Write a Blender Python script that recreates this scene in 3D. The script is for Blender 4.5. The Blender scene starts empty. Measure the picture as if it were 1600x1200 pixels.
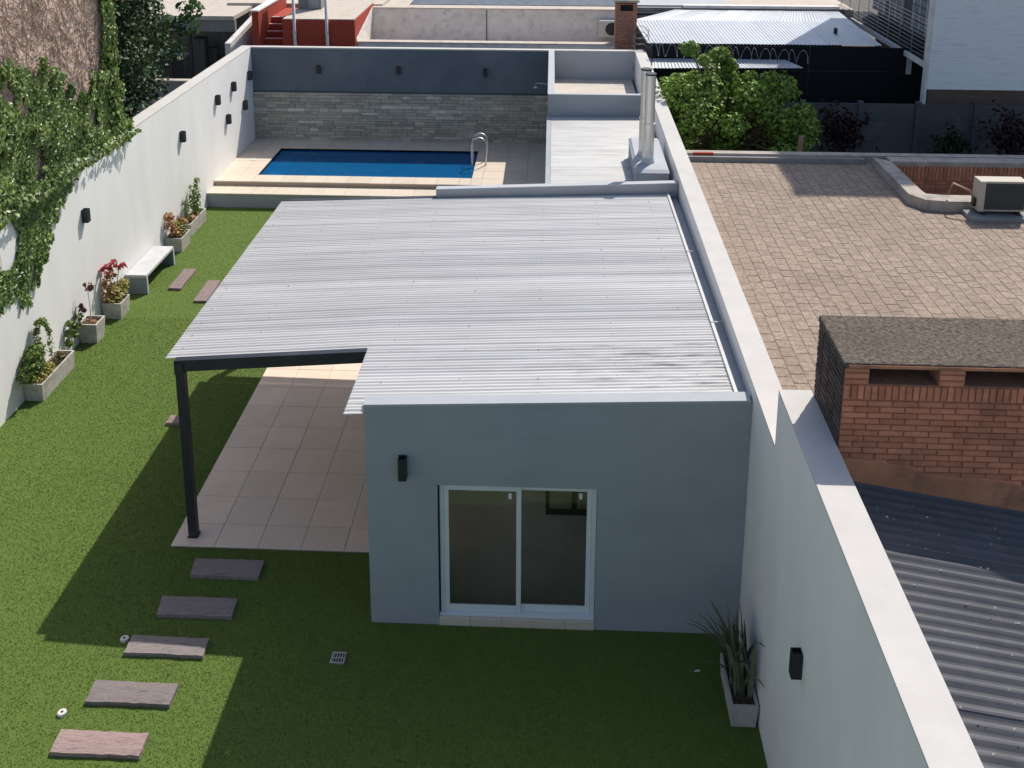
import bpy, math, random
import numpy as np
from mathutils import Matrix, Vector
random.seed(7); rng = np.random.default_rng(11)
S = bpy.context.scene
COL = S.collection
R_ = math.radians

# ------------------------------------------------------------------ camera, sky, sun, exposure
cd = bpy.data.cameras.new('camera'); cam = bpy.data.objects.new('camera', cd); COL.objects.link(cam)
yaw, pitch, roll = 0.0401, 0.2292, 0.0031
fwd = Vector((-math.sin(yaw)*math.cos(pitch), math.cos(yaw)*math.cos(pitch), -math.sin(pitch)))
rt = Vector((math.cos(yaw), math.sin(yaw), 0)); up = rt.cross(fwd)
r2 = math.cos(roll)*rt + math.sin(roll)*up; u2 = -math.sin(roll)*rt + math.cos(roll)*up
mw = Matrix((r2, u2, -fwd)).transposed().to_4x4(); mw.translation = (2.214, -10.697, 9.808)
cam.matrix_world = mw
cd.sensor_width = 36; cd.lens = 1547.3/1600*36; cd.shift_y = -(600-108.84)/1600
cd.clip_start = .1; cd.clip_end = 2000
S.camera = cam
SUNV = Vector((.41, .68, 1)).normalized()             # towards the sun
w = bpy.data.worlds.new('World'); S.world = w; w.use_nodes = True
nt = w.node_tree; bg = nt.nodes['Background']; sky = nt.nodes.new('ShaderNodeTexSky')
sky.sky_type = 'NISHITA'; sky.sun_disc = False
sky.sun_elevation = math.asin(SUNV.z); sky.sun_rotation = math.atan2(SUNV.x, SUNV.y)
sky.air_density = 1.0; sky.dust_density = 1.5; sky.ozone_density = 1.0
nt.links.new(sky.outputs[0], bg.inputs[0]); bg.inputs[1].default_value = .14
sl = bpy.data.lights.new('sun', 'SUN'); sl.energy = 4.6; sl.angle = R_(.5); sl.color = (1, .95, .87)
so = bpy.data.objects.new('sun', sl); COL.objects.link(so); so.location = (10, 20, 40)
so.rotation_euler = SUNV.to_track_quat('Z', 'Y').to_euler()
S.view_settings.view_transform = 'Standard'; S.view_settings.look = 'None'
S.view_settings.exposure = .08; S.view_settings.gamma = 1; S.view_settings.use_curve_mapping = False

# ------------------------------------------------------------------ materials
MATS = {}
def mat(name, col, rough=.75, var=.12, scale=6, bump=0, bscale=60, metal=0, spec=.3, rnd=0, island=0,
        stain=None, smask=None, sscale=1.2, samt=.5, stretch=(1, 1, 1), leaf=0, col2=None, bdist=.01):
    if name in MATS: return MATS[name]
    m = bpy.data.materials.new(name); m.use_nodes = True; n = m.node_tree; L = n.links
    b = n.nodes['Principled BSDF']; b.inputs['Roughness'].default_value = rough
    b.inputs['Metallic'].default_value = metal; b.inputs['Specular IOR Level'].default_value = spec
    geo = n.nodes.new('ShaderNodeNewGeometry')
    mp = n.nodes.new('ShaderNodeMapping'); mp.inputs['Scale'].default_value = stretch
    L.new(geo.outputs['Position'], mp.inputs['Vector'])
    def noise(sc, det=5, r=.6):
        t = n.nodes.new('ShaderNodeTexNoise'); t.inputs['Scale'].default_value = sc
        t.inputs['Detail'].default_value = det; t.inputs['Roughness'].default_value = r
        L.new(mp.outputs[0], t.inputs['Vector']); return t
    def mix(fac, a, bb, mode='MIX'):
        x = n.nodes.new('ShaderNodeMix'); x.data_type = 'RGBA'; x.blend_type = mode
        for sock, v in ((x.inputs[0], fac), (x.inputs[6], a), (x.inputs[7], bb)):
            if hasattr(v, 'links'): L.new(v, sock)
            elif isinstance(v, (int, float)): sock.default_value = v
            else: sock.default_value = (*v, 1)
        return x.outputs[2]
    def rng_(sock, a, b2, lo=.3, hi=.7):
        x = n.nodes.new('ShaderNodeMapRange'); L.new(sock, x.inputs[0])
        x.inputs[1].default_value = lo; x.inputs[2].default_value = hi
        x.inputs[3].default_value = a; x.inputs[4].default_value = b2; return x.outputs[0]
    n1 = noise(scale)
    lo = [c*(1-var) for c in col]; hi = [min(1, c*(1+var)) for c in col] if col2 is None else col2
    c = mix(rng_(n1.outputs[0], 0, 1), lo, hi)
    if stain is not None:
        n2 = noise(sscale, 6, .65); fac = rng_(n2.outputs[0], 0, samt, .5, .68)
        if smask:
            sx_ = n.nodes.new('ShaderNodeSeparateXYZ'); L.new(geo.outputs['Position'], sx_.inputs[0])
            mu = n.nodes.new('ShaderNodeMath'); mu.operation = 'MULTIPLY'; L.new(fac, mu.inputs[0]); L.new(rng_(sx_.outputs[0], .12, 1, *smask), mu.inputs[1]); fac = mu.outputs[0]
        c = mix(fac, c, stain)
    def vmul(c, sock, amt):
        x = n.nodes.new('ShaderNodeHueSaturation'); L.new(rng_(sock, 1-amt, 1+amt, 0, 1), x.inputs['Value'])
        L.new(c, x.inputs['Color']); return x.outputs[0]
    if rnd:
        oi = n.nodes.new('ShaderNodeObjectInfo'); c = vmul(c, oi.outputs['Random'], rnd)
    if island: c = vmul(c, geo.outputs['Random Per Island'], island)
    L.new(c, b.inputs['Base Color'])
    if bump:
        n3 = noise(bscale, 4, .6); bp = n.nodes.new('ShaderNodeBump')
        bp.inputs['Strength'].default_value = bump; bp.inputs['Distance'].default_value = bdist
        L.new(n3.outputs[0], bp.inputs['Height']); L.new(bp.outputs[0], b.inputs['Normal'])
    if leaf:
        tr = n.nodes.new('ShaderNodeBsdfTranslucent'); L.new(c, tr.inputs[0])
        ms = n.nodes.new('ShaderNodeMixShader'); ms.inputs[0].default_value = leaf
        L.new(b.outputs[0], ms.inputs[1]); L.new(tr.outputs[0], ms.inputs[2])
        L.new(ms.outputs[0], n.nodes['Material Output'].inputs[0])
    MATS[name] = m; return m

def glass_mat(name, tint=(.93, .95, .94), refl=.12):
    m = bpy.data.materials.new(name); m.use_nodes = True; n = m.node_tree; L = n.links
    n.nodes.remove(n.nodes['Principled BSDF'])
    t = n.nodes.new('ShaderNodeBsdfTransparent'); t.inputs[0].default_value = (*tint, 1)
    g = n.nodes.new('ShaderNodeBsdfGlossy'); g.inputs['Roughness'].default_value = .02
    f = n.nodes.new('ShaderNodeFresnel'); f.inputs[0].default_value = 1.4
    ms = n.nodes.new('ShaderNodeMixShader'); L.new(f.outputs[0], ms.inputs[0])
    L.new(t.outputs[0], ms.inputs[1]); L.new(g.outputs[0], ms.inputs[2])
    L.new(ms.outputs[0], n.nodes['Material Output'].inputs[0]); return m

def water_mat():
    m = bpy.data.materials.new('pool_water'); m.use_nodes = True; n = m.node_tree; L = n.links
    b = n.nodes['Principled BSDF']; b.inputs['Base Color'].default_value = (.004, .125, .33, 1)
    b.inputs['Roughness'].default_value = .04; b.inputs['IOR'].default_value = 1.33
    t = n.nodes.new('ShaderNodeBsdfTransparent'); t.inputs[0].default_value = (.25, .7, .95, 1)
    ms = n.nodes.new('ShaderNodeMixShader'); ms.inputs[0].default_value = .35
    L.new(b.outputs[0], ms.inputs[1]); L.new(t.outputs[0], ms.inputs[2])
    L.new(ms.outputs[0], n.nodes['Material Output'].inputs[0])
    tx = n.nodes.new('ShaderNodeTexNoise'); tx.inputs['Scale'].default_value = 5
    g = n.nodes.new('ShaderNodeNewGeometry'); L.new(g.outputs['Position'], tx.inputs['Vector'])
    bp = n.nodes.new('ShaderNodeBump'); bp.inputs['Strength'].default_value = .25; bp.inputs['Distance'].default_value = .02
    L.new(tx.outputs[0], bp.inputs['Height']); L.new(bp.outputs[0], b.inputs['Normal'])
    return m

white = mat('white_plaster', (.80, .78, .755), .85, .045, 1.3, .2, 50, stain=(.71, .69, .66), sscale=1.1, samt=.35, stretch=(1, 1, .35))
coping = mat('coping_plaster', (.52, .495, .465), .85, .06, 2.5, .25, 60, stain=(.52, .48, .44), sscale=2.2, samt=.4)
greypaint = mat('grey_house_paint', (.335, .352, .372), .8, .05, 1.4, .15, 60, stain=(.285, .305, .325), sscale=1.0, samt=.6, stretch=(.6, .6, 1.6))
greycap = mat('grey_coping_paint', (.40, .41, .43), .75, .05, 2, .1, 60)
darkpaint = mat('dark_blue_grey_paint', (.12, .145, .175), .8, .08, .9, .1, 70, stain=(.19, .21, .235), sscale=.35, samt=.7)
palegrey = mat('pale_grey_paint', (.42, .43, .45), .85, .05, 1, .1, 60, stain=(.36, .36, .37), sscale=.9, samt=.5)
tile = mat('cream_porcelain_tile', (.61, .525, .425), .5, .05, 1.6, .05, 90, rnd=.045, stain=(.56, .48, .385), sscale=1.5, samt=.4)
grout = mat('grey_grout', (.33, .29, .26), .9, .1, 12)
turfbase = mat('turf_backing', (.088, .138, .026), .95, .1, 170, 0, 120, col2=(.104, .158, .030), stain=(.082, .13, .024), sscale=.6, samt=.5)
turfm = mat('turf_fibre', (.098, .158, .028), .8, .12, 2, island=.15, col2=(.118, .178, .034))
zinc = mat('galvanised_sheet', (.53, .523, .514), .5, .08, 1.5, .05, 40, metal=0, spec=.4, stain=(.47, .46, .45), sscale=1.4, samt=.35, rnd=.035, stretch=(.5, 2.2, 1))
zincold = mat('weathered_white_sheet', (.49, .485, .47), .55, .08, 1.5, .1, 40, metal=.1, stain=(.36, .34, .31), sscale=2.6, samt=.6, rnd=.05, stretch=(.35, 2.4, 1))
zincwhite = mat('bright_tin_sheet', (.50, .52, .55), .45, .06, 2, 0, metal=.2, rnd=.03, stain=(.5, .5, .5), sscale=.9, samt=.3)
darktin = mat('dark_grey_tin', (.10, .10, .11), .8, .15, 2, .08, 50, metal=.1, rnd=.03, stain=(.145, .14, .14), sscale=3, samt=.5)
steel = mat('stainless_steel', (.66, .66, .65), .45, .05, 5, metal=.95)
black = mat('black_metal', (.018, .021, .028), .45, .15, 8, spec=.4)
blackbeam = mat('black_painted_steel', (.02, .024, .032), .5, .2, 3, spec=.4, stain=(.05, .055, .065), sscale=1.5, samt=.4)
alu = mat('white_aluminium', (.70, .72, .73), .4, .03, 4, spec=.4)
glass = glass_mat('clear_glass')
concrete = mat('planter_concrete', (.46, .43, .39), .9, .12, 6, .3, 60, stain=(.26, .23, .20), sscale=5, samt=.7)
bencht = mat('bench_white_concrete', (.50, .50, .50), .8, .08, 4, .2, 60, stain=(.44, .43, .42), sscale=3, samt=.6)
benchg = mat('bench_grey_concrete', (.20, .235, .26), .85, .08, 4, .15, 60)
soil = mat('potting_soil', (.055, .04, .03), 1, .4, 25, .8, 40, col2=(.12, .085, .06))
sleeper = mat('imitation_wood_concrete', (.235, .20, .19), .85, .22, 9, .7, 22, rnd=.16, stain=(.10, .08, .078), sscale=9, samt=.75, stretch=(.5, 2.2, 1), bdist=.02)
sleeperp = mat('pinkish_wood_concrete', (.33, .235, .22), .85, .22, 9, .7, 22, stain=(.12, .085, .08), sscale=9, samt=.75, stretch=(.5, 2.2, 1), bdist=.02)
sleepery = mat('wood_concrete_lengthwise', (.25, .19, .18), .85, .22, 9, .7, 22, rnd=.14, stain=(.10, .075, .07), sscale=9, samt=.75, stretch=(2.2, .5, 1), bdist=.02)
stone = mat('split_slate', (.40, .38, .325), .85, .16, 9, .6, 30, rnd=.2, stain=(.45, .39, .30), sscale=2.5, samt=.6, bdist=.02)
stone2 = mat('pale_split_slate', (.56, .52, .44), .85, .16, 9, .6, 30, rnd=.2, bdist=.02)
mortar = mat('dark_mortar', (.085, .085, .085), .95, .2, 20)
poolblue = mat('pool_blue_gelcoat', (.05, .40, .72), .3, .05, 3)
paver = mat('terrace_clay_paver', (.255, .192, .146), .9, .2, 22, .8, 40, col2=(.385, .305, .238), rnd=.075, stain=(.22, .165, .125), sscale=.8, samt=.6)
paver2 = mat('terrace_clay_paver_far', (.255, .192, .146), .9, .2, 22, .8, 40, col2=(.385, .305, .238), island=.075, stain=(.22, .165, .125), sscale=.8, samt=.6)
paverj = mat('terrace_mortar', (.245, .19, .148), .95, .2, 10, .3, 60)
brick = mat('red_brick', (.56, .225, .125), .9, .16, 10, .5, 45, rnd=.2, stain=(.36, .155, .10), sscale=1.7, samt=.7)
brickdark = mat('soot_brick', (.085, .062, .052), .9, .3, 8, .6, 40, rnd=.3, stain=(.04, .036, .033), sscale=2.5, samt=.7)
brickmort = mat('brick_mortar', (.38, .18, .115), .95, .2, 14, .4, 60)
render_red = mat('red_brown_render', (.52, .235, .125), .95, .2, 3, .5, 40, stain=(.11, .085, .075), sscale=1.6, samt=.8)
gravelcap = mat('pebble_concrete_slab', (.075, .06, .048), .95, .45, 26, 1, 40, col2=(.21, .17, .135), stain=(.085, .066, .052), sscale=2, samt=.5, bdist=.03)
brickfar = mat('brick_chimney_clay', (.40, .20, .14), .9, .3, 12, .4, 40, rnd=.2)
oldwhite = mat('old_whitewash', (.72, .67, .63), .9, .08, 2, .4, 30, stain=(.36, .32, .28), sscale=3.4, samt=.45)
oldroof = mat('old_roof_screed', (.52, .45, .38), .95, .15, 2, .4, 20, stain=(.30, .26, .23), sscale=2, samt=.7)
bluemembrane = mat('blue_grey_membrane', (.10, .12, .15), .8, .3, 4, .3, 20)
redpaint = mat('red_terrace_paint', (.36, .055, .03), .75, .15, 2, .2, 40, stain=(.22, .05, .035), sscale=2, samt=.5)
kerbm = mat('weathered_kerb_cement', (.40, .35, .30), .95, .15, 4, .5, 30, stain=(.20, .18, .17), sscale=3, samt=.7)
cementdk = mat('grey_cement', (.26, .25, .24), .95, .18, 3, .4, 30, stain=(.15, .14, .135), sscale=1.5, samt=.6)
shadewood = mat('grey_weathered_board', (.10, .095, .09), .9, .3, 4, .4, 30, rnd=.3, stretch=(3, 3, .4))
whitebrick = mat('whitewashed_brick', (.87, .87, .87), .85, .06, 3, .5, 24, rnd=.06, stain=(.55, .54, .53), sscale=3, samt=.5, stretch=(.35, 1, 3))
def coursed(m, bw=.23, bh=.068, mort=.012, strength=.5):
    n = m.node_tree; L = n.links; b = n.nodes['Principled BSDF']; g = n.nodes.new('ShaderNodeNewGeometry')
    sp = n.nodes.new('ShaderNodeSeparateXYZ'); L.new(g.outputs['Position'], sp.inputs[0]); cb = n.nodes.new('ShaderNodeCombineXYZ')
    L.new(sp.outputs['X'], cb.inputs[0]); L.new(sp.outputs['Z'], cb.inputs[1])
    t = n.nodes.new('ShaderNodeTexBrick'); L.new(cb.outputs[0], t.inputs['Vector']); t.inputs['Scale'].default_value = 1
    t.inputs['Brick Width'].default_value = bw; t.inputs['Row Height'].default_value = bh; t.inputs['Mortar Size'].default_value = mort; t.inputs['Mortar Smooth'].default_value = .5
    bp = n.nodes.new('ShaderNodeBump'); bp.invert = True; bp.inputs['Strength'].default_value = strength; bp.inputs['Distance'].default_value = .02
    L.new(t.outputs['Fac'], bp.inputs['Height'])
    old = b.inputs['Normal'].links[0].from_socket if b.inputs['Normal'].links else None
    if old: L.new(old, bp.inputs['Normal'])
    L.new(bp.outputs[0], b.inputs['Normal'])
coursed(whitebrick, .25, .085, .010, .45)
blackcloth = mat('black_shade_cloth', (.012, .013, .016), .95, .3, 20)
casing = mat('air_conditioner_casing', (.47, .42, .34), .55, .06, 4, stain=(.42, .38, .32), sscale=3, samt=.5)
coil = mat('dark_condenser_coil', (.045, .05, .052), .6, .3, 60, .3, 90)
pvc = mat('white_pipe_paint', (.62, .58, .55), .6, .08, 5)
twig = mat('dry_vine_stem', (.50, .38, .30), .95, .3, 8, island=.4)
vinewall = mat('vine_scarred_wall', (.60, .45, .37), 1, .2, 7, .6, 26, col2=(.74, .58, .49), stain=(.46, .33, .26), sscale=4, samt=.7, bdist=.04)
ivyleaf = mat('ivy_leaf', (.155, .255, .065), .4, .3, 1.2, spec=.5, island=.55, leaf=.25, col2=(.25, .34, .09))
treeleaf = mat('mulberry_leaf', (.17, .29, .05), .5, .25, 1.2, island=.5, leaf=.18, col2=(.25, .37, .065))
darkleaf = mat('dark_tree_leaf', (.03, .062, .02), .5, .3, 1.2, island=.5, leaf=.2)
shrubleaf = mat('potted_shrub_leaf', (.15, .22, .05), .5, .3, 3, island=.45, leaf=.25)
yellowleaf = mat('yellow_green_leaf', (.38, .34, .09), .5, .3, 3, island=.4, leaf=.25)
orangeleaf = mat('orange_dry_leaf', (.5, .27, .14), .6, .4, 4, island=.5, leaf=.25)
redleaf = mat('crimson_leaf', (.5, .07, .10), .5, .3, 4, island=.4, leaf=.25)
purpleleaf = mat('purple_shrub_leaf', (.05, .022, .024), .5, .3, 4, island=.5, leaf=.2)
strapleaf = mat('grey_green_strap_leaf', (.13, .165, .10), .5, .2, 9, rnd=.3, col2=(.20, .22, .13), leaf=.1)
bark = mat('tree_bark', (.12, .09, .065), .95, .3, 9, .8, 20)
screwm = mat('roof_screw_head', (.26, .26, .265), .5, .1, 4, metal=.5)
groundm = mat('yard_earth', (.13, .115, .095), 1, .3, 3, .5, 20)

# ------------------------------------------------------------------ geometry helpers
class MB:
    def __init__(s): s.v = []; s.f = []
    def add(s, vs, fs):
        o = len(s.v); s.v += [tuple(v) for v in vs]; s.f += [tuple(i+o for i in f) for f in fs]; return s
    def box(s, x0, x1, y0, y1, z0, z1):
        vs = [(x, y, z) for z in (z0, z1) for y in (y0, y1) for x in (x0, x1)]
        return s.add(vs, [(0, 2, 3, 1), (4, 5, 7, 6), (0, 1, 5, 4), (2, 6, 7, 3), (0, 4, 6, 2), (1, 3, 7, 5)])
    def hexa(s, b, t):      # four bottom and four top corners, counter-clockwise from above
        return s.add(list(b)+list(t), [(3, 2, 1, 0), (4, 5, 6, 7), (0, 1, 5, 4), (1, 2, 6, 5), (2, 3, 7, 6), (3, 0, 4, 7)])
    def cbox(s, x0, x1, y0, y1, z0, z1, c=.006):   # box with a chamfered top
        b = [(x0, y0, z0), (x1, y0, z0), (x1, y1, z0), (x0, y1, z0)]
        m = [(x, y, z1-c) for x, y, _ in b]
        t = [(x0+c, y0+c, z1), (x1-c, y0+c, z1), (x1-c, y1-c, z1), (x0+c, y1-c, z1)]
        fs = [(3, 2, 1, 0), (8, 9, 10, 11)]
        for i in range(4):
            j = (i+1) % 4; fs += [(i, j, 4+j, 4+i), (4+i, 4+j, 8+j, 8+i)]
        return s.add(b+m+t, fs)
    def tube(s, pts, r, n=8, r1=None):
        pts = [Vector(p) for p in pts]; rings = []
        for i, p in enumerate(pts):
            d = (pts[min(i+1, len(pts)-1)]-pts[max(i-1, 0)]).normalized()
            a = d.cross(Vector((0, 0, 1)) if abs(d.z) < .9 else Vector((1, 0, 0))).normalized(); b = d.cross(a)
            rr = r if r1 is None else r+(r1-r)*i/(len(pts)-1)
            rings.append([p+a*math.cos(2*math.pi*k/n)*rr+b*math.sin(2*math.pi*k/n)*rr for k in range(n)])
        fs = []
        for i in range(len(pts)-1):
            for k in range(n): fs.append((i*n+k, i*n+(k+1) % n, (i+1)*n+(k+1) % n, (i+1)*n+k))
        fs.append(tuple(range(n))[::-1]); fs.append(tuple(range((len(pts)-1)*n, len(pts)*n)))
        return s.add([v for q in rings for v in q], fs)
    def mesh(s, name):
        me = bpy.data.meshes.new(name); me.from_pydata(s.v, [], s.f); me.update(); return me
    def obj(s, name, m, parent=None, bevel=0, smooth=False, loc=None):
        return mk(name, s.mesh(name), m, parent, bevel, smooth, loc)

def mk(name, me, m, parent=None, bevel=0, smooth=False, loc=None):
    if m is not None and not me.materials: me.materials.append(m)
    o = bpy.data.objects.new(name, me); COL.objects.link(o)
    if loc is not None: o.location = loc
    if parent is not None: o.parent = parent
    if smooth: me.polygons.foreach_set('use_smooth', [True]*len(me.polygons))
    if bevel:
        b = o.modifiers.new('bevel', 'BEVEL'); b.width = bevel; b.segments = 2; b.limit_method = 'ANGLE'
    return o
def tag(o, label, cat=None, group=None, kind=None):
    if label: o['label'] = label
    if cat: o['category'] = cat
    if group: o['group'] = group
    if kind: o['kind'] = kind
    return o
def empty(name, label, cat, group=None, loc=(0, 0, 0), rz=0):
    o = bpy.data.objects.new(name, None); COL.objects.link(o); o.location = loc; o.rotation_euler = (0, 0, rz)
    o.empty_display_size = .1
    return tag(o, label, cat, group)
def struct(o): o['kind'] = 'structure'; return o
def box(name, m, x0, x1, y0, y1, z0, z1, parent=None, bevel=0, c=None):
    mb = MB()
    mb.cbox(x0, x1, y0, y1, z0, z1, c) if c else mb.box(x0, x1, y0, y1, z0, z1)
    return mb.obj(name, m, parent, bevel)

def corr(name, m, cols, pitch, amp, parent, t0=0., t1=1., dz=0., seg=8, thick=.004, sub=1, irr=.06):
    """corrugated sheet: cols = [(front point, back point), ...] along the corrugation; waves run front to back"""
    L = (Vector(cols[0][1])-Vector(cols[0][0])).length
    n = max(4, int((t1-t0)*L/pitch*seg)); nc = len(cols); V = []; F = []
    if sub > 1:
        cc = []
        for i in range(nc-1):
            for q in range(sub): cc.append((Vector(cols[i][0]).lerp(Vector(cols[i+1][0]), q/sub), Vector(cols[i][1]).lerp(Vector(cols[i+1][1]), q/sub)))
        cols = cc+[cols[-1]]; nc = len(cols)
    ph = [random.uniform(0, 6.28) for _ in range(4)]
    for k in (0, 1):
        for j in range(n+1):
            t = t0+(t1-t0)*j/n; wv = t*L/pitch; am = amp*(1+irr*(2*((math.sin(math.floor(wv+.25)*12.9898)*43758.5453) % 1)-1)); h = am*math.sin(2*math.pi*wv)+dz-k*thick
            for c_, (a, b) in enumerate(cols):
                p = Vector(a).lerp(Vector(b), t)
                wb = 0 if sub < 2 else amp*.09*(math.sin(c_*1.3+wv*.7+ph[0])+math.sin(c_*.55+wv*1.7+ph[1]))
                V.append((p.x, p.y, p.z+h+wb))
    N = (n+1)*nc
    for j in range(n):
        for i in range(nc-1):
            q = (j*nc+i, j*nc+i+1, (j+1)*nc+i+1, (j+1)*nc+i)
            F.append(q); F.append(tuple(x+N for x in q[::-1]))
        for i, rev in ((0, 0), (nc-1, 1)):
            q = (j*nc+i, (j+1)*nc+i, (j+1)*nc+i+N, j*nc+i+N); F.append(q if rev == 0 else q[::-1])
    for i in range(nc-1):
        F.append((i, i+N, i+1+N, i+1)); o = n*nc; F.append((o+i, o+i+1, o+i+1+N, o+i+N))
    me = bpy.data.meshes.new(name); me.from_pydata(V, [], F); me.update()
    return mk(name, me, m, parent, 0, False)
def corr_roof(name, m, cols, pitch, amp, parent, width=.76, thick=.004):
    L = (Vector(cols[0][1])-Vector(cols[0][0])).length; k = max(1, round(L/width))
    for i in range(k):
        corr(name, m, cols, pitch, amp, parent, i/k, min(1, (i+1)/k+.03/L), (.0022 if i % 2 else 0), thick=thick, sub=4, irr=.22)

def quads(name, m, P, N, U, size, parent=None, fold=.25, aspect=.8, kind='stuff'):
    """many folded leaves in one mesh: centre P, normal N, axis U, length size"""
    n = len(P); N = N/np.linalg.norm(N, axis=1)[:, None]
    U = U-(U*N).sum(1)[:, None]*N; U = U/np.linalg.norm(U, axis=1)[:, None]; W = np.cross(N, U)
    s = size[:, None]
    b = P-U*s*.5; t = P+U*s*.5-N*s*.12
    l = P-W*s*.5*aspect-U*s*.08+N*s*fold; r = P+W*s*.5*aspect-U*s*.08+N*s*fold
    V = np.stack([b, r, t, l], 1).reshape(-1, 3)
    F = np.arange(n)[:, None]*4
    T = np.concatenate([F+np.array([[0, 1, 2]]), F+np.array([[0, 2, 3]])], 1).reshape(-1)
    me = bpy.data.meshes.new(name); me.vertices.add(n*4); me.vertices.foreach_set('co', V.reshape(-1).astype(np.float32))
    me.loops.add(n*6); me.loops.foreach_set('vertex_index', T.astype(np.int32))
    me.polygons.add(n*2); me.polygons.foreach_set('loop_start', np.arange(0, n*6, 3, dtype=np.int32))
    me.update(calc_edges=True); me.validate()
    o = mk(name, me, m, parent)
    if kind: o['kind'] = kind
    return o
def rdir(n, up=.4):
    d = rng.normal(size=(n, 3)); d[:, 2] += up; return d/np.linalg.norm(d, axis=1)[:, None]
def clump_leaves(name, m, centres, radii, per, size, parent, upb=.7, kind='stuff', aspect=.75):
    P = []; Nn = []
    for c, r in zip(centres, radii):
        d = rng.normal(size=(per, 3)); d /= np.linalg.norm(d, axis=1)[:, None]
        rad = r*(.45+.6*rng.random(per)**.6)
        P.append(np.array(c)+d*rad[:, None]*np.array([1, 1, .8])); q = d.copy(); q[:, 2] += upb; Nn.append(q+rng.normal(scale=.5, size=q.shape))
    P = np.concatenate(P); Nn = np.concatenate(Nn); n = len(P)
    U = rng.normal(size=(n, 3)); U[:, 2] -= .5
    return quads(name, m, P, Nn, U, size*(.65+.7*rng.random(n)), parent, aspect=aspect, kind=kind)

# ------------------------------------------------------------------ the setting
struct(box('ground', groundm, -250, 250, -120, 400, -.5, -.03))
lawn = struct(MB().add([(-7.1, -9.5, 0), (4.75, -9.5, 0), (4.75, 14.4, 0), (-7.1, 14.4, 0)], [(0, 1, 2, 3)]).obj('lawn', turfbase))
# artificial turf fibres
def turf():
    def area(n, x0, x1, y0, y1): return np.c_[rng.uniform(x0, x1, n), rng.uniform(y0, y1, n)]
    A = np.concatenate([area(230000, -7.08, 4.66, -2.6, 3), area(70000, -7.08, -2.6, 3, 8), area(35000, -7.08, -2.9, 8, 14.3)])
    k = ~((A[:, 0] > -3.1) & (A[:, 1] > 1.25)); k &= ~((A[:, 0] > -.02) & (A[:, 1] > -.02)); A = A[k]; n = len(A)
    a = rng.uniform(0, 2*math.pi, n); h = .013*(.6+.8*rng.random(n)); wd = .007+.006*rng.random(n)
    dx = np.c_[np.cos(a), np.sin(a)]*wd[:, None]*.5
    ln = rng.normal(scale=.007, size=(n, 2))
    V = np.zeros((n, 3, 3)); V[:, 0, :2] = A-dx; V[:, 1, :2] = A+dx; V[:, 2, :2] = A+ln; V[:, 2, 2] = h; V[:, :2, 2] = .001
    me = bpy.data.meshes.new('turf'); me.vertices.add(n*3); me.vertices.foreach_set('co', V.reshape(-1).astype(np.float32))
    me.loops.add(n*3); me.loops.foreach_set('vertex_index', np.arange(n*3, dtype=np.int32))
    me.polygons.add(n); me.polygons.foreach_set('loop_start', np.arange(0, n*3, 3, dtype=np.int32)); me.update(calc_edges=True)
    tag(mk('grass', me, turfm), 'short green artificial turf covering the garden', 'grass', None, 'stuff')
turf()

mb = MB()
for _ in range(260):
    x, y = random.uniform(-7, 4.5), random.uniform(-2.4, 12)
    if (x > -3.15 and y > 1.2) or (x > -.05 and y > -.1): continue
    s_ = random.uniform(.004, .011); a_ = random.uniform(0, 6.28); c_, d_ = math.cos(a_)*s_, math.sin(a_)*s_
    mb.add([(x-c_, y-d_, .014), (x+d_*.5, y-c_*.5, .019), (x+c_, y+d_, .015), (x-d_*.5, y+c_*.5, .017)], [(0, 1, 2), (0, 2, 3)])
tag(mb.obj('leaf_litter', mat('dry_leaf_fleck', (.42, .40, .28), .8, .3, 9, island=.4)), 'tiny pale dry flecks scattered over the turf', 'litter', None, 'stuff')

# patio with its tiles
patio = struct(box('patio', grout, -3.096, -.002, 1.2523, 7.5, -.1, .012))
xs = [-3.096+.62*i for i in range(5)]+[-.004]; ys = [1.2523]+[1.735+.62*i for i in range(10)]
def grid_tiles(parent, xs, ys, z0, z1, m, skip=None, g=.0035):
    for i in range(len(xs)-1):
        for j in range(len(ys)-1):
            x0, x1, y0, y1 = xs[i], xs[i+1], ys[j], ys[j+1]
            if x1-x0 < .02 or y1-y0 < .02 or (skip and skip((x0+x1)/2, (y0+y1)/2)): continue
            dz = random.uniform(-.0012, .0012)
            box('tile', m, x0+g, x1-g, y0+g, y1-g, z0, z1+dz, parent, c=.003)
ptile = mat('shade_lifted_patio_tile', (.76, .60, .49), .5, .05, 1.6, .05, 90, rnd=.045, stain=(.66, .52, .42), sscale=1.5, samt=.5)  # deck tile made warmer and lighter to offset the awning's shade
grid_tiles(patio, xs[:5]+[-.004], ys, .004, .02, ptile)

# pool deck, steps, pool
PX0, PX1, PY0, PY1, ZD = -6.03, .04, 15.59, 18.1, .53
deck = bpy.data.objects.new('pool_deck', None); COL.objects.link(deck); struct(deck)
mb = MB(); zt = ZD-.02
for x0, x1, y0, y1 in ((-7.1, 2.14, 15.05, PY0), (-7.1, 2.14, PY1, 19.03), (-7.1, PX0, PY0, PY1), (PX1, 2.14, PY0, PY1)): mb.box(x0, x1, y0, y1, -.02, zt)
mb.obj('deck_base', grout, deck)
dx = sorted([-7.1+.62*i for i in range(15)]+[2.14, PX0, PX1]); dy = sorted([15.03, PY0, 16.2, 16.82, 17.44, PY1, 18.57, 19.02])
def merge(a, lim=.16, keep=()):
    o = [a[0]]
    for v in a[1:]:
        if v-o[-1] < lim:
            if v in keep: o[-1] = v
        else: o.append(v)
    return o
dx = merge(dx, .2, (PX0, PX1, 2.14))
grid_tiles(deck, dx, dy, ZD-.03, ZD, tile, lambda x, y: PX0 < x < PX1 and PY0 < y < PY1)
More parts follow.
